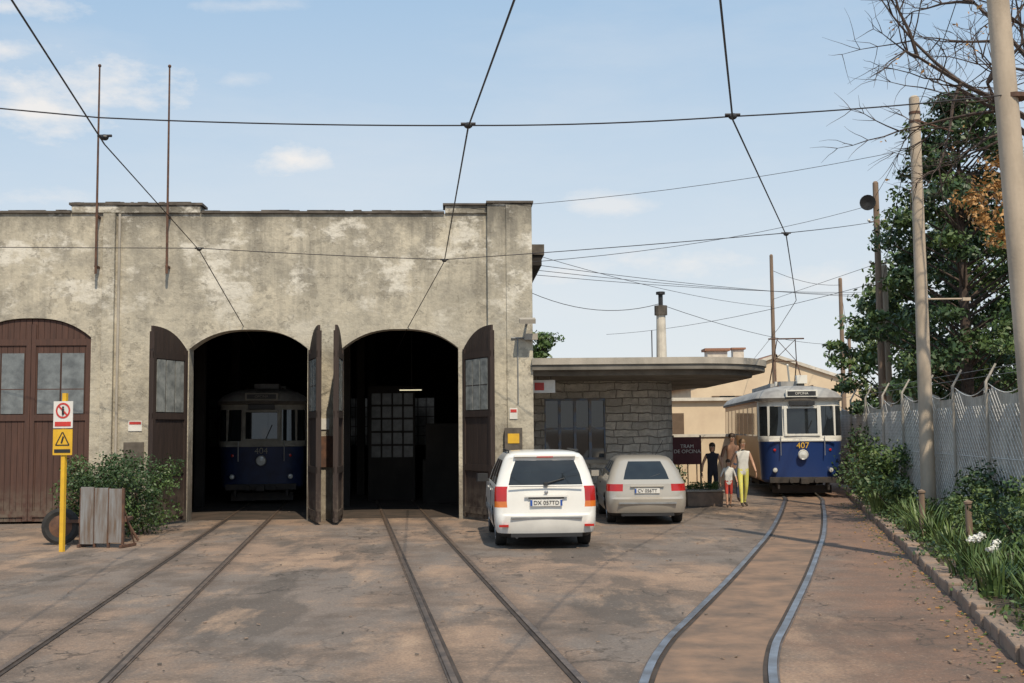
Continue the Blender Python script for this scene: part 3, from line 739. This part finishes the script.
# ---------------------------------------------------------------- sliced bodies
def outline(hw,y0,y1,r0,r1,RX,SY,FX,nc,b0,b1):
    pts=[];tags=[]
    def add(x,y,t): pts.append((x,y)); tags.append(t)
    r0=min(r0,hw*.9);r1=min(r1,hw*.9)
    bo=lambda x:-b0*(1-(x/hw)**2); bf=lambda x:b1*(1-(x/hw)**2)
    e0=hw-r0;e1=hw-r1
    for i,f in enumerate(RX[:-1]): add(f*e0,y0+bo(f*e0),('rear',i))
    for i in range(nc):
        a=-math.pi/2+math.pi/2*i/nc; x=e0+r0*math.cos(a); add(x,y0+r0+r0*math.sin(a)+bo(x),('crr',i))
    for i,f in enumerate(SY[:-1]): add(hw,y0+r0+(y1-r1-y0-r0)*f,('right',i))
    for i in range(nc):
        a=math.pi/2*i/nc; x=e1+r1*math.cos(a); add(x,y1-r1+r1*math.sin(a)+bf(x),('cfr',i))
    for i,f in enumerate(FX[:-1]): add(-f*e1,y1+bf(f*e1),('front',i))
    for i in range(nc):
        a=math.pi/2+math.pi/2*i/nc; x=-e1+r1*math.cos(a); add(x,y1-r1+r1*math.sin(a)+bf(x),('cfl',i))
    n=len(SY)-1
    for i in range(n): add(-hw,y0+r0+(y1-r1-y0-r0)*SY[n-i],('left',n-1-i))
    for i in range(nc):
        a=math.pi+math.pi/2*i/nc; x=-e0+r0*math.cos(a); add(x,y0+r0+r0*math.sin(a)+bo(x),('crl',nc-1-i))
    return pts,tags
def sliced(mb,levels,RX,SY,FX,nc,matf):
    rings=[]
    for L in levels:
        z,hw,y0,y1,r0,r1,b0,b1=L; p,t=outline(hw,y0,y1,r0,r1,RX,SY,FX,nc,b0,b1)
        rings.append([len(mb.v)+i for i in range(len(p))]); mb.v+=[(x,y,z) for x,y in p]
    n=len(t)
    for k in range(len(levels)-1):
        for i in range(n):
            j=(i+1)%n; mb.f.append((rings[k][i],rings[k][j],rings[k+1][j],rings[k+1][i])); mb.m.append(mb.mi(matf(k,t[i])))
    mb.f.append(tuple(reversed(rings[0]))); mb.m.append(mb.mi(matf(-1,('bot',0))))
    mb.f.append(tuple(rings[-1])); mb.m.append(mb.mi(matf(len(levels)-2,('top',0))))
def wheel(mb,x,y,r,w,sgn):
    o=sgn
    mb.lathe((x,y,r),(o,0,0),[(r*.55,-w/2,'black'),(r*.95,-w/2,'black'),(r,-w/2+.03,'black'),(r,w/2-.03,'black'),(r*.94,w/2,'black'),(r*.66,w/2-.005,'hub'),(r*.6,w/2-.03,'hub'),(r*.3,w/2-.02,'hub'),(.001,w/2-.0,'hub')],'black',n=24)
    for i in range(7):
        a=6.283*i/7; mb.box((x+o*(w/2-.012),y+math.cos(a)*r*.45,r+math.sin(a)*r*.45),(.01,.045,.1),'blackp',rx=a-math.pi/2)
def car(name,loc,rz,P):
    e=empty(name,loc,rz)
    mb=MB(); lv=P['levels']; g0,g1=P['glass']; K=P['paint']
    SY=P['SY']; sg=P['sideglass']; RX=P['RX']; FX=RX
    tl=P['tail']
    def mf(k,t):
        if k<0: return 'blackp'
        part,i=t
        if part=='bot': return 'blackp'
        if g0<=k<g1:
            if part in('right','left') and i in sg: return 'glass'
            if part in ('rear','front') and 1<=i<=4: return 'glass'
            return K
        if k in P.get('dark',()): return 'blackp'
        if k in tl and (part in ('crr','crl') or (part=='rear' and i in P['tailcols'])): return P['lensmat'].get(k,'red')
        return K
    sliced(mb,lv,RX,SY,FX,4,mf)
    body=mb.build('body',e)
    cb=MB(); 
    for y in P['axles']:
        for sgn in (-1,1): cb.cyl((sgn*(P['hw']-.26),y,P['wr']+.02),(sgn*(P['hw']+.3),y,P['wr']+.02),P['wr']+.065,'blackp',n=32)
    cut=cb.build('cutter'); cut.parent=e
    bo=body.modifiers.new('b','BOOLEAN'); bo.object=cut; bo.operation='DIFFERENCE'; bo.solver='EXACT'
    try: bo.material_mode='TRANSFER'
    except Exception: pass
    bpy.context.view_layer.update()
    dg=bpy.context.evaluated_depsgraph_get(); me=bpy.data.meshes.new_from_object(body.evaluated_get(dg))
    body.modifiers.clear(); body.data=me; bpy.data.objects.remove(cut)
    me.shade_smooth(); me.set_sharp_from_angle(angle=rad(32))
    mb=MB(); w=.19
    for y in P['axles']:
        for sgn in (-1,1): wheel(mb,sgn*(P['hw']-.13),y,P['wr'],w,sgn)
    mb.build('wheels',e,smooth=True)
    mb=MB(); P['details'](mb); mb.build('details',e,bevel=.006)
    if 'plate' in P: text('plate_text',P['plate'][0],.095,P['plate'][1],'blackp',e)
    return e
van_lv=[(.20,.74,.10,4.15,.2,.3,.03,.05),(.27,.82,.00,4.24,.2,.35,.06,.08),(.40,.855,-.04,4.28,.2,.4,.07,.1),(.56,.865,-.04,4.28,.2,.4,.07,.1),(.60,.865,.0,4.24,.16,.4,.05,.1),
 (.70,.867,.01,4.2,.14,.4,.04,.1),(.80,.866,.015,4.1,.13,.4,.04,.1),(1.00,.86,.04,3.9,.13,.4,.04,.1),(1.05,.845,.05,3.3,.13,.3,.04,.08),(1.07,.83,.06,3.12,.13,.25,.04,.08),
 (1.25,.785,.11,2.78,.13,.22,.05,.08),(1.48,.705,.21,2.3,.15,.22,.05,.08),(1.535,.675,.20,2.18,.16,.25,.05,.06),(1.59,.63,.25,2.05,.2,.3,.04,.05),(1.625,.54,.38,1.9,.25,.3,.02,.03),(1.64,.38,.6,1.7,.25,.3,.01,.02)]
M['frameblue2']=simple('plate_blue',(.03,.10,.42),rough=.4)
def van_d(mb):
    mb.b2(-.27,.27,-.075,-.04,.72,.83,'white'); mb.b2(-.27,-.235,-.078,-.0755,.725,.825,'frameblue2'); mb.b2(.235,.27,-.078,-.0755,.725,.825,'frameblue2')
    mb.b2(-.36,.36,-.07,-.03,.87,.90,'whitec'); mb.b2(-.30,.30,-.06,-.03,.845,.868,'blackp'); mb.b2(-.6,.6,-.125,-.08,.52,.545,'grey')
    mb.b2(-.8,-.64,-.10,-.06,.38,.42,'red'); mb.b2(.64,.8,-.10,-.06,.38,.42,'red')
    mb.b2(-.6,.6,-.10,.02,.21,.27,'blackp')
    for s in (-1,1):
        mb.b2(s*.866,s*.885,.75,3.3,.53,.60,'grey')
        mb.box((s*.98,2.72,1.1),(.2,.1,.15),'blackp',rz=s*-.2); mb.cyl((s*.84,2.74,1.05),(s*.93,2.73,1.08),.02,'blackp')
        mb.cyl((s*.60,.45,1.645),(s*.60,2.0,1.645),.016,'blackp',n=8)
        for y in (.5,1.2,1.95): mb.cyl((s*.60,y,1.59),(s*.60,y,1.645),.014,'blackp',n=6)
        mb.b2(s*.864,s*.872,1.545,1.555,.35,1.05,'blackp')
        mb.b2(s*.868,s*.885,1.3,1.45,.93,.965,'whitec'); mb.b2(s*.868,s*.885,2.3,2.45,.93,.965,'whitec')
    mb.cyl((0,-.02,1.1),(.32,.02,1.18),.009,'blackp'); mb.box((0,-.01,1.09),(.07,.05,.05),'blackp')
    mb.box((0,.20,1.55),(1.05,.16,.035),'whitec',rx=-.15); mb.b2(-.14,.14,.118,.13,1.53,1.55,'red')
    mb.cyl((-.5,-.06,.21),(-.5,.2,.21),.025,'grey')
    mb.b2(-.62,.62,-.052,-.028,1.045,1.055,'blackp'); mb.sphere((0,-.055,.95),(.035,.012,.035),'hub',10,6)
car('white_minivan',(.55,19.35,0),rad(3.6),dict(levels=van_lv,glass=(9,11),paint='whitec',RX=[-1,-.90,-.5,0,.5,.90,1],SY=[0,.02,.30,.33,.61,.64,.93,1],sideglass=(1,3,5),tail=(5,6,7),lensmat={5:'amber',6:'red',7:'red'},tailcols=(0,5),axles=(.80,3.42),hw=.86,wr=.31,details=van_d,dark=(0,),plate=('DX 057TD',(0,-.082,.775))))
hb_lv=[(.18,.72,.12,3.9,.2,.3,.03,.05),(.25,.80,.02,3.98,.2,.35,.06,.08),(.38,.835,-.03,4.02,.25,.4,.08,.1),(.54,.845,-.04,4.02,.25,.4,.08,.1),(.58,.845,.0,3.98,.22,.4,.06,.1),
 (.66,.845,.01,3.95,.22,.4,.06,.1),(.70,.84,.02,3.85,.22,.4,.06,.1),(.85,.83,.04,3.7,.22,.4,.06,.1),(.91,.80,.10,3.15,.2,.3,.05,.08),(.94,.785,.14,2.95,.2,.25,.05,.08),
 (1.12,.72,.30,2.6,.2,.22,.05,.08),(1.31,.62,.52,2.2,.2,.22,.05,.08),(1.36,.585,.58,2.05,.22,.25,.04,.06),(1.40,.53,.72,1.9,.24,.3,.02,.05),(1.425,.42,.9,1.75,.2,.2,.01,.03)]
def hb_d(mb):
    mb.b2(-.26,.26,-.078,-.04,.66,.76,'white'); mb.b2(-.26,-.228,-.081,-.0785,.665,.755,'frameblue2'); mb.b2(-.35,.35,-.07,-.02,.79,.81,'silverc')
    mb.b2(-.6,.6,-.13,-.09,.44,.475,'grey'); mb.b2(-.55,.55,-.09,.02,.19,.24,'blackp')
    for s in (-1,1):
        mb.b2(s*.845,s*.862,.7,3.1,.47,.53,'grey'); mb.box((s*.93,2.55,.99),(.18,.09,.13),'silverc',rz=s*-.2)
        mb.b2(s*.838,s*.85,1.95,2.1,.80,.83,'blackp')
    mb.cyl((0,.12,.96),(.3,.2,1.05),.008,'blackp'); mb.cyl((-.5,-.05,.2),(-.5,.2,.2),.022,'grey')
    mb.cyl((.35,1.5,1.40),(.5,1.2,1.75),.005,'wire')
car('silver_hatchback',(2.80,24.0,0),rad(-.5),dict(levels=hb_lv,glass=(9,11),paint='silverc',RX=[-1,-.82,-.5,0,.5,.82,1],SY=[0,.05,.30,.33,.62,.65,.93,1],sideglass=(1,3,5),tail=(6,),lensmat={6:'red'},tailcols=(0,5),axles=(.72,3.25),hw=.835,wr=.285,details=hb_d,dark=(0,),plate=('CV 056TT',(0,-.084,.71))))

# ---------------------------------------------------------------- trams
def tram(name,loc,rz,low='blue',high='cream',side='brownside',num='407',L=11.5,panto=True):
    e=empty(name,loc,rz)
    lv=[(.42,1.02,.16,L-.16,.40,.4,.08,.08),(.50,1.12,.07,L-.07,.45,.45,.10,.1),(1.60,1.19,.0,L,.45,.45,.12,.12),(1.66,1.205,-.015,L,.45,.45,.12,.12),(1.76,1.20,0,L,.45,.45,.12,.12),
        (2.62,1.19,.05,L-.05,.45,.45,.11,.11),(2.76,1.19,.06,L-.06,.45,.45,.11,.11),(2.78,1.26,-.03,L+.03,.5,.5,.14,.14),(2.86,1.26,-.03,L+.03,.5,.5,.14,.14),(3.02,1.14,.12,L-.12,.5,.5,.14,.14),(3.14,.92,.34,L-.34,.5,.5,.12,.12),(3.22,.6,.7,L-.7,.4,.4,.06,.06),(3.25,.25,1.2,L-1.2,.1,.1,.0,.0)]
    ns=8; SY=[0]; 
    for i in range(ns): SY+= [ (i+.12)/ns,(i+.88)/ns ]
    SY.append(1); RX=[-1,-.74,-.66,0,.66,.74,1]
    def mf(k,t):
        p,i=t
        if k<0: return 'under'
        if k<2: return side if p in('left','right') else low
        if k==4:
            if p in('rear','front') and i in (0,2,3,5): return 'glass'
            if p in('crr','cfr','crl','cfl') and i in(0,1,2): return 'glass'
            if p in('right','left') and i%2==1: return 'glass'
        if k<7: return side if p in('left','right') else high
        if k==7: return 'coping'
        return 'roofg'
    mb=MB(); sliced(mb,lv,RX,SY,RX,4,mf); mb.build('body',e,smooth=True,ang=30)
    mb=MB()
    for x in (-.47,.47): mb.box((x,-.12,2.19),(.08,.04,.86),high)
    mb.box((0,-.135,1.79),(.95,.03,.06),high); mb.box((0,-.10,2.58),(.95,.04,.06),high)
    for s in (-1,1): mb.box((s*.93,.02,2.19),(.06,.05,.86),high,rz=s*.5)
    mb.box((.2,-.14,2.0),(.02,.015,.45),'blackp',ry=.4)
    mb.box((0,-.16,2.70),(.72,.08,.13),'blackp')
    mb.box((0,-.14,2.98),(.9,.12,.2),high); mb.box((0,-.205,2.98),(.8,.01,.13),'blackp')
    mb.lathe((0,-.13,1.22),(0,-1,0),[(.13,0,high),(.15,.05,high),(.13,.09,'hub'),(.12,.08,'lamp'),(.001,.11,'lamp')],'lamp',n=20)
    for s in (-1,1):
        mb.lathe((s*.78,-.03,.78),(s*.15,-1,0),[(.07,0,'hub'),(.075,.05,'hub'),(.06,.07,'lamp'),(.001,.085,'lamp')],'lamp',n=14)
        mb.lathe((s*.78,-.02,1.36),(s*.15,-1,0),[(.04,0,'red'),(.04,.04,'red'),(.001,.05,'red')],'red',n=10)
        mb.cyl((s*.62,-.15,1.75),(s*.62,-.15,1.2),.014,'hub')
    mb.box((0,-.12,1.63),(1.9,.03,.05),high)
    mb.box((0,-.08,.50),(1.9,.14,.16),'under'); mb.box((0,-.24,.48),(.22,.35,.16),'under'); mb.cyl((-.35,-.12,.48),(-.35,-.3,.48),.07,'under'); mb.cyl((.35,-.12,.48),(.35,-.3,.48),.07,'under')
    mb.box((0,.3,.22),(1.7,.06,.22),'under'); mb.box((-.7,.1,.34),(.06,.4,.2),'under'); mb.box((.7,.1,.34),(.06,.4,.2),'under')
    mb.build('front_fittings',e,bevel=.006)
    mb=MB()
    for y in (1.5,3.1,L-3.1,L-1.5):
        for s in (-1,1):
            mb.lathe((s*.5,y,.34),(s,0,0),[(.05,-.06,'under'),(.35,-.06,'under'),(.32,-.02,'under'),(.32,.05,'under'),(.1,.06,'under'),(.001,.06,'under')],'under',n=20)
    for y in (2.3,L-2.3): mb.box((0,y,.4),(1.5,2.4,.2),'under')
    mb.box((0,L/2,.32),(1.4,2.2,.3),'under'); mb.build('bogies',e)
    mb=MB()
    mb.box((0,L/2,3.33),(.9,L*.45,.14),'roofg'); mb.box((0,1.9,3.32),(.7,.8,.16),'roofg')
    for s in (-1,1): mb.cyl((s*.5,.9,3.24),(s*.5,L-.9,3.24),.02,'rust',n=6)
    if panto:
        y=3.0
        for s in (-1,1):
            mb.cyl((s*.4,y-.8,3.4),(s*.36,y,4.1),.018,'rust',n=6); mb.cyl((s*.4,y+.8,3.4),(s*.36,y,4.1),.018,'rust',n=6)
            mb.cyl((s*.36,y,4.1),(s*.28,y-.4,4.75),.015,'rust',n=6)
            for q in (-.8,.8): mb.cyl((s*.4,y+q,3.2),(s*.4,y+q,3.42),.05,'white',n=8)
        mb.cyl((-.36,y,4.1),(.36,y,4.1),.018,'rust',n=6); mb.cyl((-.4,y-.8,3.4),(.4,y-.8,3.4),.03,'rust',n=6); mb.cyl((-.4,y+.8,3.4),(.4,y+.8,3.4),.03,'rust',n=6)
        mb.cyl((-.36,y,4.1),(.28,y-.4,4.75),.01,'rust',n=6); mb.cyl((.36,y,4.1),(-.28,y-.4,4.75),.01,'rust',n=6)
        mb.cyl((-.55,y-.4,4.78),(.55,y-.4,4.78),.025,'rust',n=6)
        mb.cyl((-.05,y-1.2,3.4),(-.15,y-1.6,3.9),.03,'cream',n=6); mb.box((.25,y-1.6,3.45),(.3,.3,.25),'cream')
    mb.build('roof_gear',e)
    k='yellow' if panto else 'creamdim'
    text('fleet_number',num,.24,(0,-.145,1.48),k,e); text('destination','OPCINA',.1,(0,-.215,2.98),high,e)
    return e
tram('blue_tram',(8.35,33.0,0),rad(-5.5))
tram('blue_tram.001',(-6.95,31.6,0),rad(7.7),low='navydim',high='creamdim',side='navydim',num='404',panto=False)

# ---------------------------------------------------------------- sign post, barrier, cart
sp=empty('warning_sign_post',(-7.70,19.6,0),rad(-10))
mb=MB(); mb.box((0,0,1.35),(.07,.07,2.7),'yellow')
mb.box((0,-.05,2.33),(.36,.012,.46),'white'); mb.box((0,-.05,1.86),(.36,.012,.44),'yellow')
mb.lathe((0,-.058,2.40),(0,-1,0),[(.135,0,'signred'),(.135,.004,'signred'),(.105,.004,'signred')],'signred',n=24)
mb.box((0,-.062,2.40),(.24,.004,.028),'signred',ry=.78)
mb.cyl((0,-.06,2.33),(0,-.06,2.43),.022,'blackp',n=6); mb.sphere((0,-.062,2.455),(.02,.006,.02),'blackp')
mb.box((0,-.058,2.17),(.3,.004,.08),'signred')
for s in (-1,1): mb.box((s*.065,-.060,1.92),(.018,.004,.25),'blackp',ry=s*-.5)
mb.box((0,-.060,1.81),(.26,.004,.018),'blackp'); mb.box((0,-.062,1.9),(.03,.004,.12),'blackp',ry=.3); mb.box((0,-.060,1.71),(.3,.004,.06),'blackp')
mb.build('signs',sp)
tr=empty('grey_panel_barrier',(-7.26,20.2,0),rad(-12))
mb=MB()
for i in range(3): mb.box((-.27+i*.27,.01*i,.56),(.25,.035,1.0-.03*i),'panelgrey')
for x in (-.41,-.135,.135,.41): mb.box((x,.03,.52),(.04,.05,1.04),'rust')
mb.box((0,.045,.95),(.84,.03,.04),'grey'); mb.box((0,.045,.25),(.84,.03,.04),'grey')
for x in (-.41,.41): mb.box((x,.2,.03),(.05,.5,.05),'rust'); mb.cyl((x,.42,.04),(x,.05,.7),.015,'rust',n=6)
mb.build('panels',tr,bevel=.004)
hc_=empty('handcart',(-8.0,20.9,0),rad(-8))
mb=MB()
W=[(.08,-.04,'rust'),(.27,-.05,'black'),(.33,-.03,'black'),(.33,.03,'black'),(.27,.05,'black'),(.20,.03,'rust'),(.05,.05,'rust'),(.001,.06,'rust')]
mb.lathe((-.2,-.1,.33),(.35,-1,0),W,'black',n=24)
mb.lathe((.05,.75,.33),(.35,-1,0),W,'black',n=24)
mb.box((.3,.35,.42),(1.1,.7,.06),'rust',rz=.3); mb.cyl((-.2,-.1,.33),(.05,.75,.33),.025,'rust'); mb.cyl((.8,.4,.42),(1.0,.5,.02),.025,'rust')
mb.build('frame',hc_)

# ---------------------------------------------------------------- people
M['dress']=simple('patterned_yellow',(.74,.66,.10),(.60,.62,.22),rough=.8,scale=16)
M['wtop']=simple('white_top',(.74,.72,.66),rough=.8); M['ored']=simple('red_shorts',(.50,.06,.04),rough=.8)
M['dark']=simple('dark_cloth',(.035,.035,.05),rough=.9); M['tan']=simple('tan_shirt',(.36,.20,.13),rough=.85)
M['jean']=simple('navy_cloth',(.06,.08,.14),rough=.9)
def person(name,loc,rz,H,mt,stride=.18,hair='hairb',longhair=False,armL=(.28,.0),armR=(.26,.0),female=True,lean=0):
    e=empty(name,loc,rz); s=H/1.72
    me=bpy.data.meshes.new('body'); V=[];E=[];RD=[];LB=[]
    def v(p,r,par=None,lab=''):
        V.append(Vector(p)*s); RD.append(r*s); 
        if par is not None: E.append((par,len(V)-1)); LB.append((par,len(V)-1,lab))
        return len(V)-1
    sh=.165 if female else .19
    pel=v((0,0,.94),(.135)); wai=v((0,lean*.3,1.10),.112,pel,'torso'); ch=v((0,lean*.6,1.30),.128,wai,'torso'); ns=v((0,lean,1.43),.075,ch,'torso')
    nk=v((0,lean-.005,1.49),.048,ns,'skin'); h1=v((0,lean-.02,1.56),.066,nk,'skin'); h2=v((0,lean-.02,1.64),.083,h1,'skin'); h3=v((0,lean,1.69),.055,h2,'skin')
    for sg,st,am in ((-1,stride,armL),(1,-stride,armR)):
        hp=v((sg*.085,0,.88),.092,pel,'leg'); kn=v((sg*.095,-st*.55-.03,.49),.062,hp,'leg'); an=v((sg*.095,-st+(.06 if st<0 else 0),.10),.038,kn,'shin'); to=v((sg*.105,-st-.14,.035),.032,an,'foot')
        so=v((sg*sh,lean,1.39),.058,ch,'torso'); el=v((sg*am[0],lean+am[1]+st*.25,1.12),.042,so,'sleeve'); wr=v((sg*(am[0]+.02),lean+am[1]*1.5+st*.9-.07,.90),.027,el,'arm')
        V_w=V[wr].copy(); 
        if sg<0: wl=V_w
        else: wr_=V_w
    me.from_pydata(V,E,[]); ob=bpy.data.objects.new('tmp',me); S.collection.objects.link(ob)
    ob.modifiers.new('skin','SKIN'); 
    for i,r in enumerate(RD):
        d=me.skin_vertices[0].data[i]; fl=1.25 if i in(pel,wai,ch) else 1.0
        d.radius=(r*fl,r*.9); d.use_root=(i==0)
    sb_=ob.modifiers.new('sub','SUBSURF'); sb_.levels=2; sb_.render_levels=2
    bpy.context.view_layer.update(); dg=bpy.context.evaluated_depsgraph_get()
    m2=bpy.data.meshes.new_from_object(ob.evaluated_get(dg)); bpy.data.objects.remove(ob)
    keys=['skin']+[mt[k] for k in ('torso','sleeve','arm','leg','shin','foot')]; names=['skin','torso','sleeve','arm','leg','shin','foot']
    m2.materials.clear()
    for k in keys: m2.materials.append(M[k])
    for p in m2.polygons:
        c=p.center; best=9;bl='torso'
        for a,b,l in LB:
            A=V[a];B=V[b]; t=max(0,min(1,(c-A).dot(B-A)/(B-A).length_squared)); dd=(A+(B-A)*t-c).length-RD[a]*(1-t)-RD[b]*t
            if dd<best: best=dd;bl=l
        if bl=='skin' and c.z<1.455*s: bl='torso'
        p.material_index=names.index(bl); p.use_smooth=True
    bo=bpy.data.objects.new('body',m2); S.collection.objects.link(bo); bo.parent=e
    mb=MB()
    for W in (wl,wr_):
        sg=-1 if W.x<0 else 1
        pc=W+Vector((0,-.012,-.055))*s; mb.sphere(pc,(.018*s,.036*s,.05*s),'skin',10,7)
        for i,(oy,l) in enumerate(((-.027,.062),(-.01,.075),(.008,.07),(.025,.055))):
            a=pc+Vector((0,oy,-.035))*s; b=a+Vector((-sg*.004,0,-l*.5))*s; c=b+Vector((-sg*.018,0,-l*.45))*s
            mb.cyl(a,b,.0095*s,'skin',r1=.0085*s,n=6); mb.cyl(b,c,.0085*s,'skin',r1=.006*s,n=6)
        a=pc+Vector((0,-.03,.01))*s; b=a+Vector((-sg*.012,-.022,-.03))*s; mb.cyl(a,b,.011*s,'skin',r1=.009*s,n=6); mb.cyl(b,b+Vector((-sg*.008,-.004,-.028))*s,.009*s,'skin',r1=.007*s,n=6)
    mb.build('hands',e,smooth=True,ang=60)
    mb=MB(); hc=Vector((0,lean-.02,1.635))*s
    for sg in (-1,1):
        mb.sphere(hc+Vector((sg*.030,-.078,-.005))*s,(.012*s,.008*s,.008*s),'white',8,5); mb.sphere(hc+Vector((sg*.030,-.085,-.005))*s,.005*s,'blackp',6,4)
        mb.box(hc+Vector((sg*.03,-.084,.016))*s,(.028*s,.006*s,.005*s),hair); mb.sphere(hc+Vector((sg*.083,.005,-.01))*s,(.008*s,.018*s,.028*s),'skin',8,5)
    mb.sphere(hc+Vector((0,-.09,-.025))*s,(.012*s,.016*s,.02*s),'skin',8,6); mb.box(hc+Vector((0,-.078,-.052))*s,(.038*s,.01*s,.008*s),'signred')
    mb.build('face',e,smooth=True,ang=60)
    mb=MB(); mb.sphere(hc+Vector((0,.022,.028))*s,(.092*s,.092*s,.088*s),hair,14,9)
    if longhair: mb.sphere(hc+Vector((0,.06,-.06))*s,(.085*s,.05*s,.13*s),hair,12,8)
    mb.build('hair',e,smooth=True,ang=60)
    return e
person('woman_walking',(5.86,29.2,0),rad(6),1.70,dict(torso='wtop',sleeve='skin',arm='skin',leg='dress',shin='dress',foot='shoe'),.16,'hairl',True,armL=(.30,-.03))
person('child_walking',(5.45,29.0,0),rad(4),1.20,dict(torso='wtop',sleeve='wtop',arm='skin',leg='ored',shin='skin',foot='shoe'),.12,'hairb',female=True)
person('man_walking',(6.0,31.3,0),rad(2),1.84,dict(torso='tan',sleeve='tan',arm='skin',leg='jean',shin='jean',foot='shoe'),-.15,'hairb',female=False)
person('dark_clad_pedestrian',(5.3,30.4,0),rad(-8),1.60,dict(torso='dark',sleeve='skin',arm='skin',leg='dark',shin='dark',foot='shoe'),.08,'hairb',True)
mb=MB()
for i in range(26):
    p=(R.uniform(-.4,.4),R.uniform(-.3,.3),.5); leaves(mb,p,(.12,.12,.12),26,.035,'leafm')
mb.build('foliage',pl)

# ---------------------------------------------------------------- world
w=bpy.data.worlds.new('World'); S.world=w; w.use_nodes=True; n=w.node_tree; n.nodes.clear()
el=rad(52); sx,sy=.27,-.963
out=N(n,'ShaderNodeOutputWorld'); bg=N(n,'ShaderNodeBackground'); n.links.new(bg.outputs[0],out.inputs[0]); bg.inputs[1].default_value=.10
sky=N(n,'ShaderNodeTexSky',sky_type='NISHITA'); sky.sun_disc=False; sky.sun_elevation=el; sky.sun_rotation=math.atan2(sx,sy); sky.air_density=1.1; sky.dust_density=1.6; sky.ozone_density=1.2
tc=N(n,'ShaderNodeTexCoord'); sep=N(n,'ShaderNodeSeparateXYZ'); n.links.new(tc.outputs['Generated'],sep.inputs[0])
yy=math_(n,'MAXIMUM',math_(n,'ABSOLUTE',sep.outputs[1]),.05); a=math_(n,'DIVIDE',sep.outputs[0],yy); e_=math_(n,'DIVIDE',sep.outputs[2],yy)
nz=N(n,'ShaderNodeTexNoise'); nz.inputs['Scale'].default_value=18; nz.inputs['Detail'].default_value=10; nz.inputs['Roughness'].default_value=.64
mp=N(n,'ShaderNodeMapping'); mp.inputs['Scale'].default_value=(1,1,2.2); n.links.new(tc.outputs['Generated'],mp.inputs[0]); n.links.new(mp.outputs[0],nz.inputs['Vector'])
tot=None
for (ca,ce,ra,re,st) in ((-.375,.315,.10,.026,1),(-.43,.287,.07,.024,1),(-.45,.385,.06,.014,.8),(-.195,.243,.034,.014,1),(-.46,.345,.05,.012,.8),(-.25,.315,.03,.008,.35),(-.22,.385,.06,.008,.4),(.083,.198,.038,.014,.6),(.16,.147,.06,.018,.7),(.05,.14,.05,.010,.6),(-.42,.21,.06,.010,.6),(.30,.13,.12,.02,.5)):
    d1=math_(n,'POWER',math_(n,'DIVIDE',math_(n,'ABSOLUTE',math_(n,'SUBTRACT',a,ca)),ra),2); d2=math_(n,'POWER',math_(n,'DIVIDE',math_(n,'ABSOLUTE',math_(n,'SUBTRACT',e_,ce)),re),2)
    g=math_(n,'SUBTRACT',1.0,math_(n,'SQRT',math_(n,'ADD',d1,d2))); g=math_(n,'ADD',g,math_(n,'MULTIPLY',math_(n,'SUBTRACT',nz.outputs[0],.5),3.4))
    r=ramp(n,g,0,1.1,0,st)
    tot=r if tot is None else math_(n,'MAXIMUM',tot,r)
hzp=math_(n,'POWER',ramp(n,e_,.44,.0,0,.97),1.15)
base_=mix(n,.82,sky.outputs[0],(4.0,6.0,8.3)); base_=mix(n,hzp,base_,(8.4,8.7,8.7))
veil=math_(n,'MULTIPLY',noise_fac(n,tc.outputs['Generated'],3.2,.45,.75,8,vec_scale=(1,1,4)),.22)
base_=mix(n,veil,base_,(8.6,8.5,8.4))
col=mix(n,math_(n,'MULTIPLY',tot,.85),base_,(9.3,8.9,8.5)); n.links.new(col,bg.inputs[0])
sd=bpy.data.lights.new('sun','SUN'); sd.energy=3.8; sd.angle=rad(.6); sd.color=(1,.87,.68)
so=bpy.data.objects.new('sun',sd); S.collection.objects.link(so)
sv=Vector((math.cos(el)*sx,math.cos(el)*sy,math.sin(el))); so.rotation_euler=sv.to_track_quat('Z','Y').to_euler(); so.location=(10,-10,20)

# ---------------------------------------------------------------- camera
cd=bpy.data.cameras.new('camera'); cam=bpy.data.objects.new('camera',cd); S.collection.objects.link(cam); S.camera=cam
cd.sensor_width=36; cd.lens=40; cd.clip_end=5000; cd.clip_start=.1
cam.matrix_world=Matrix.Translation((0,0,2.0))@Matrix.Rotation(rad(90+4.45),4,'X')@Matrix.Rotation(rad(-.5),4,'Z')
S.view_settings.view_transform='Standard'; S.view_settings.look='None'; S.view_settings.exposure=0
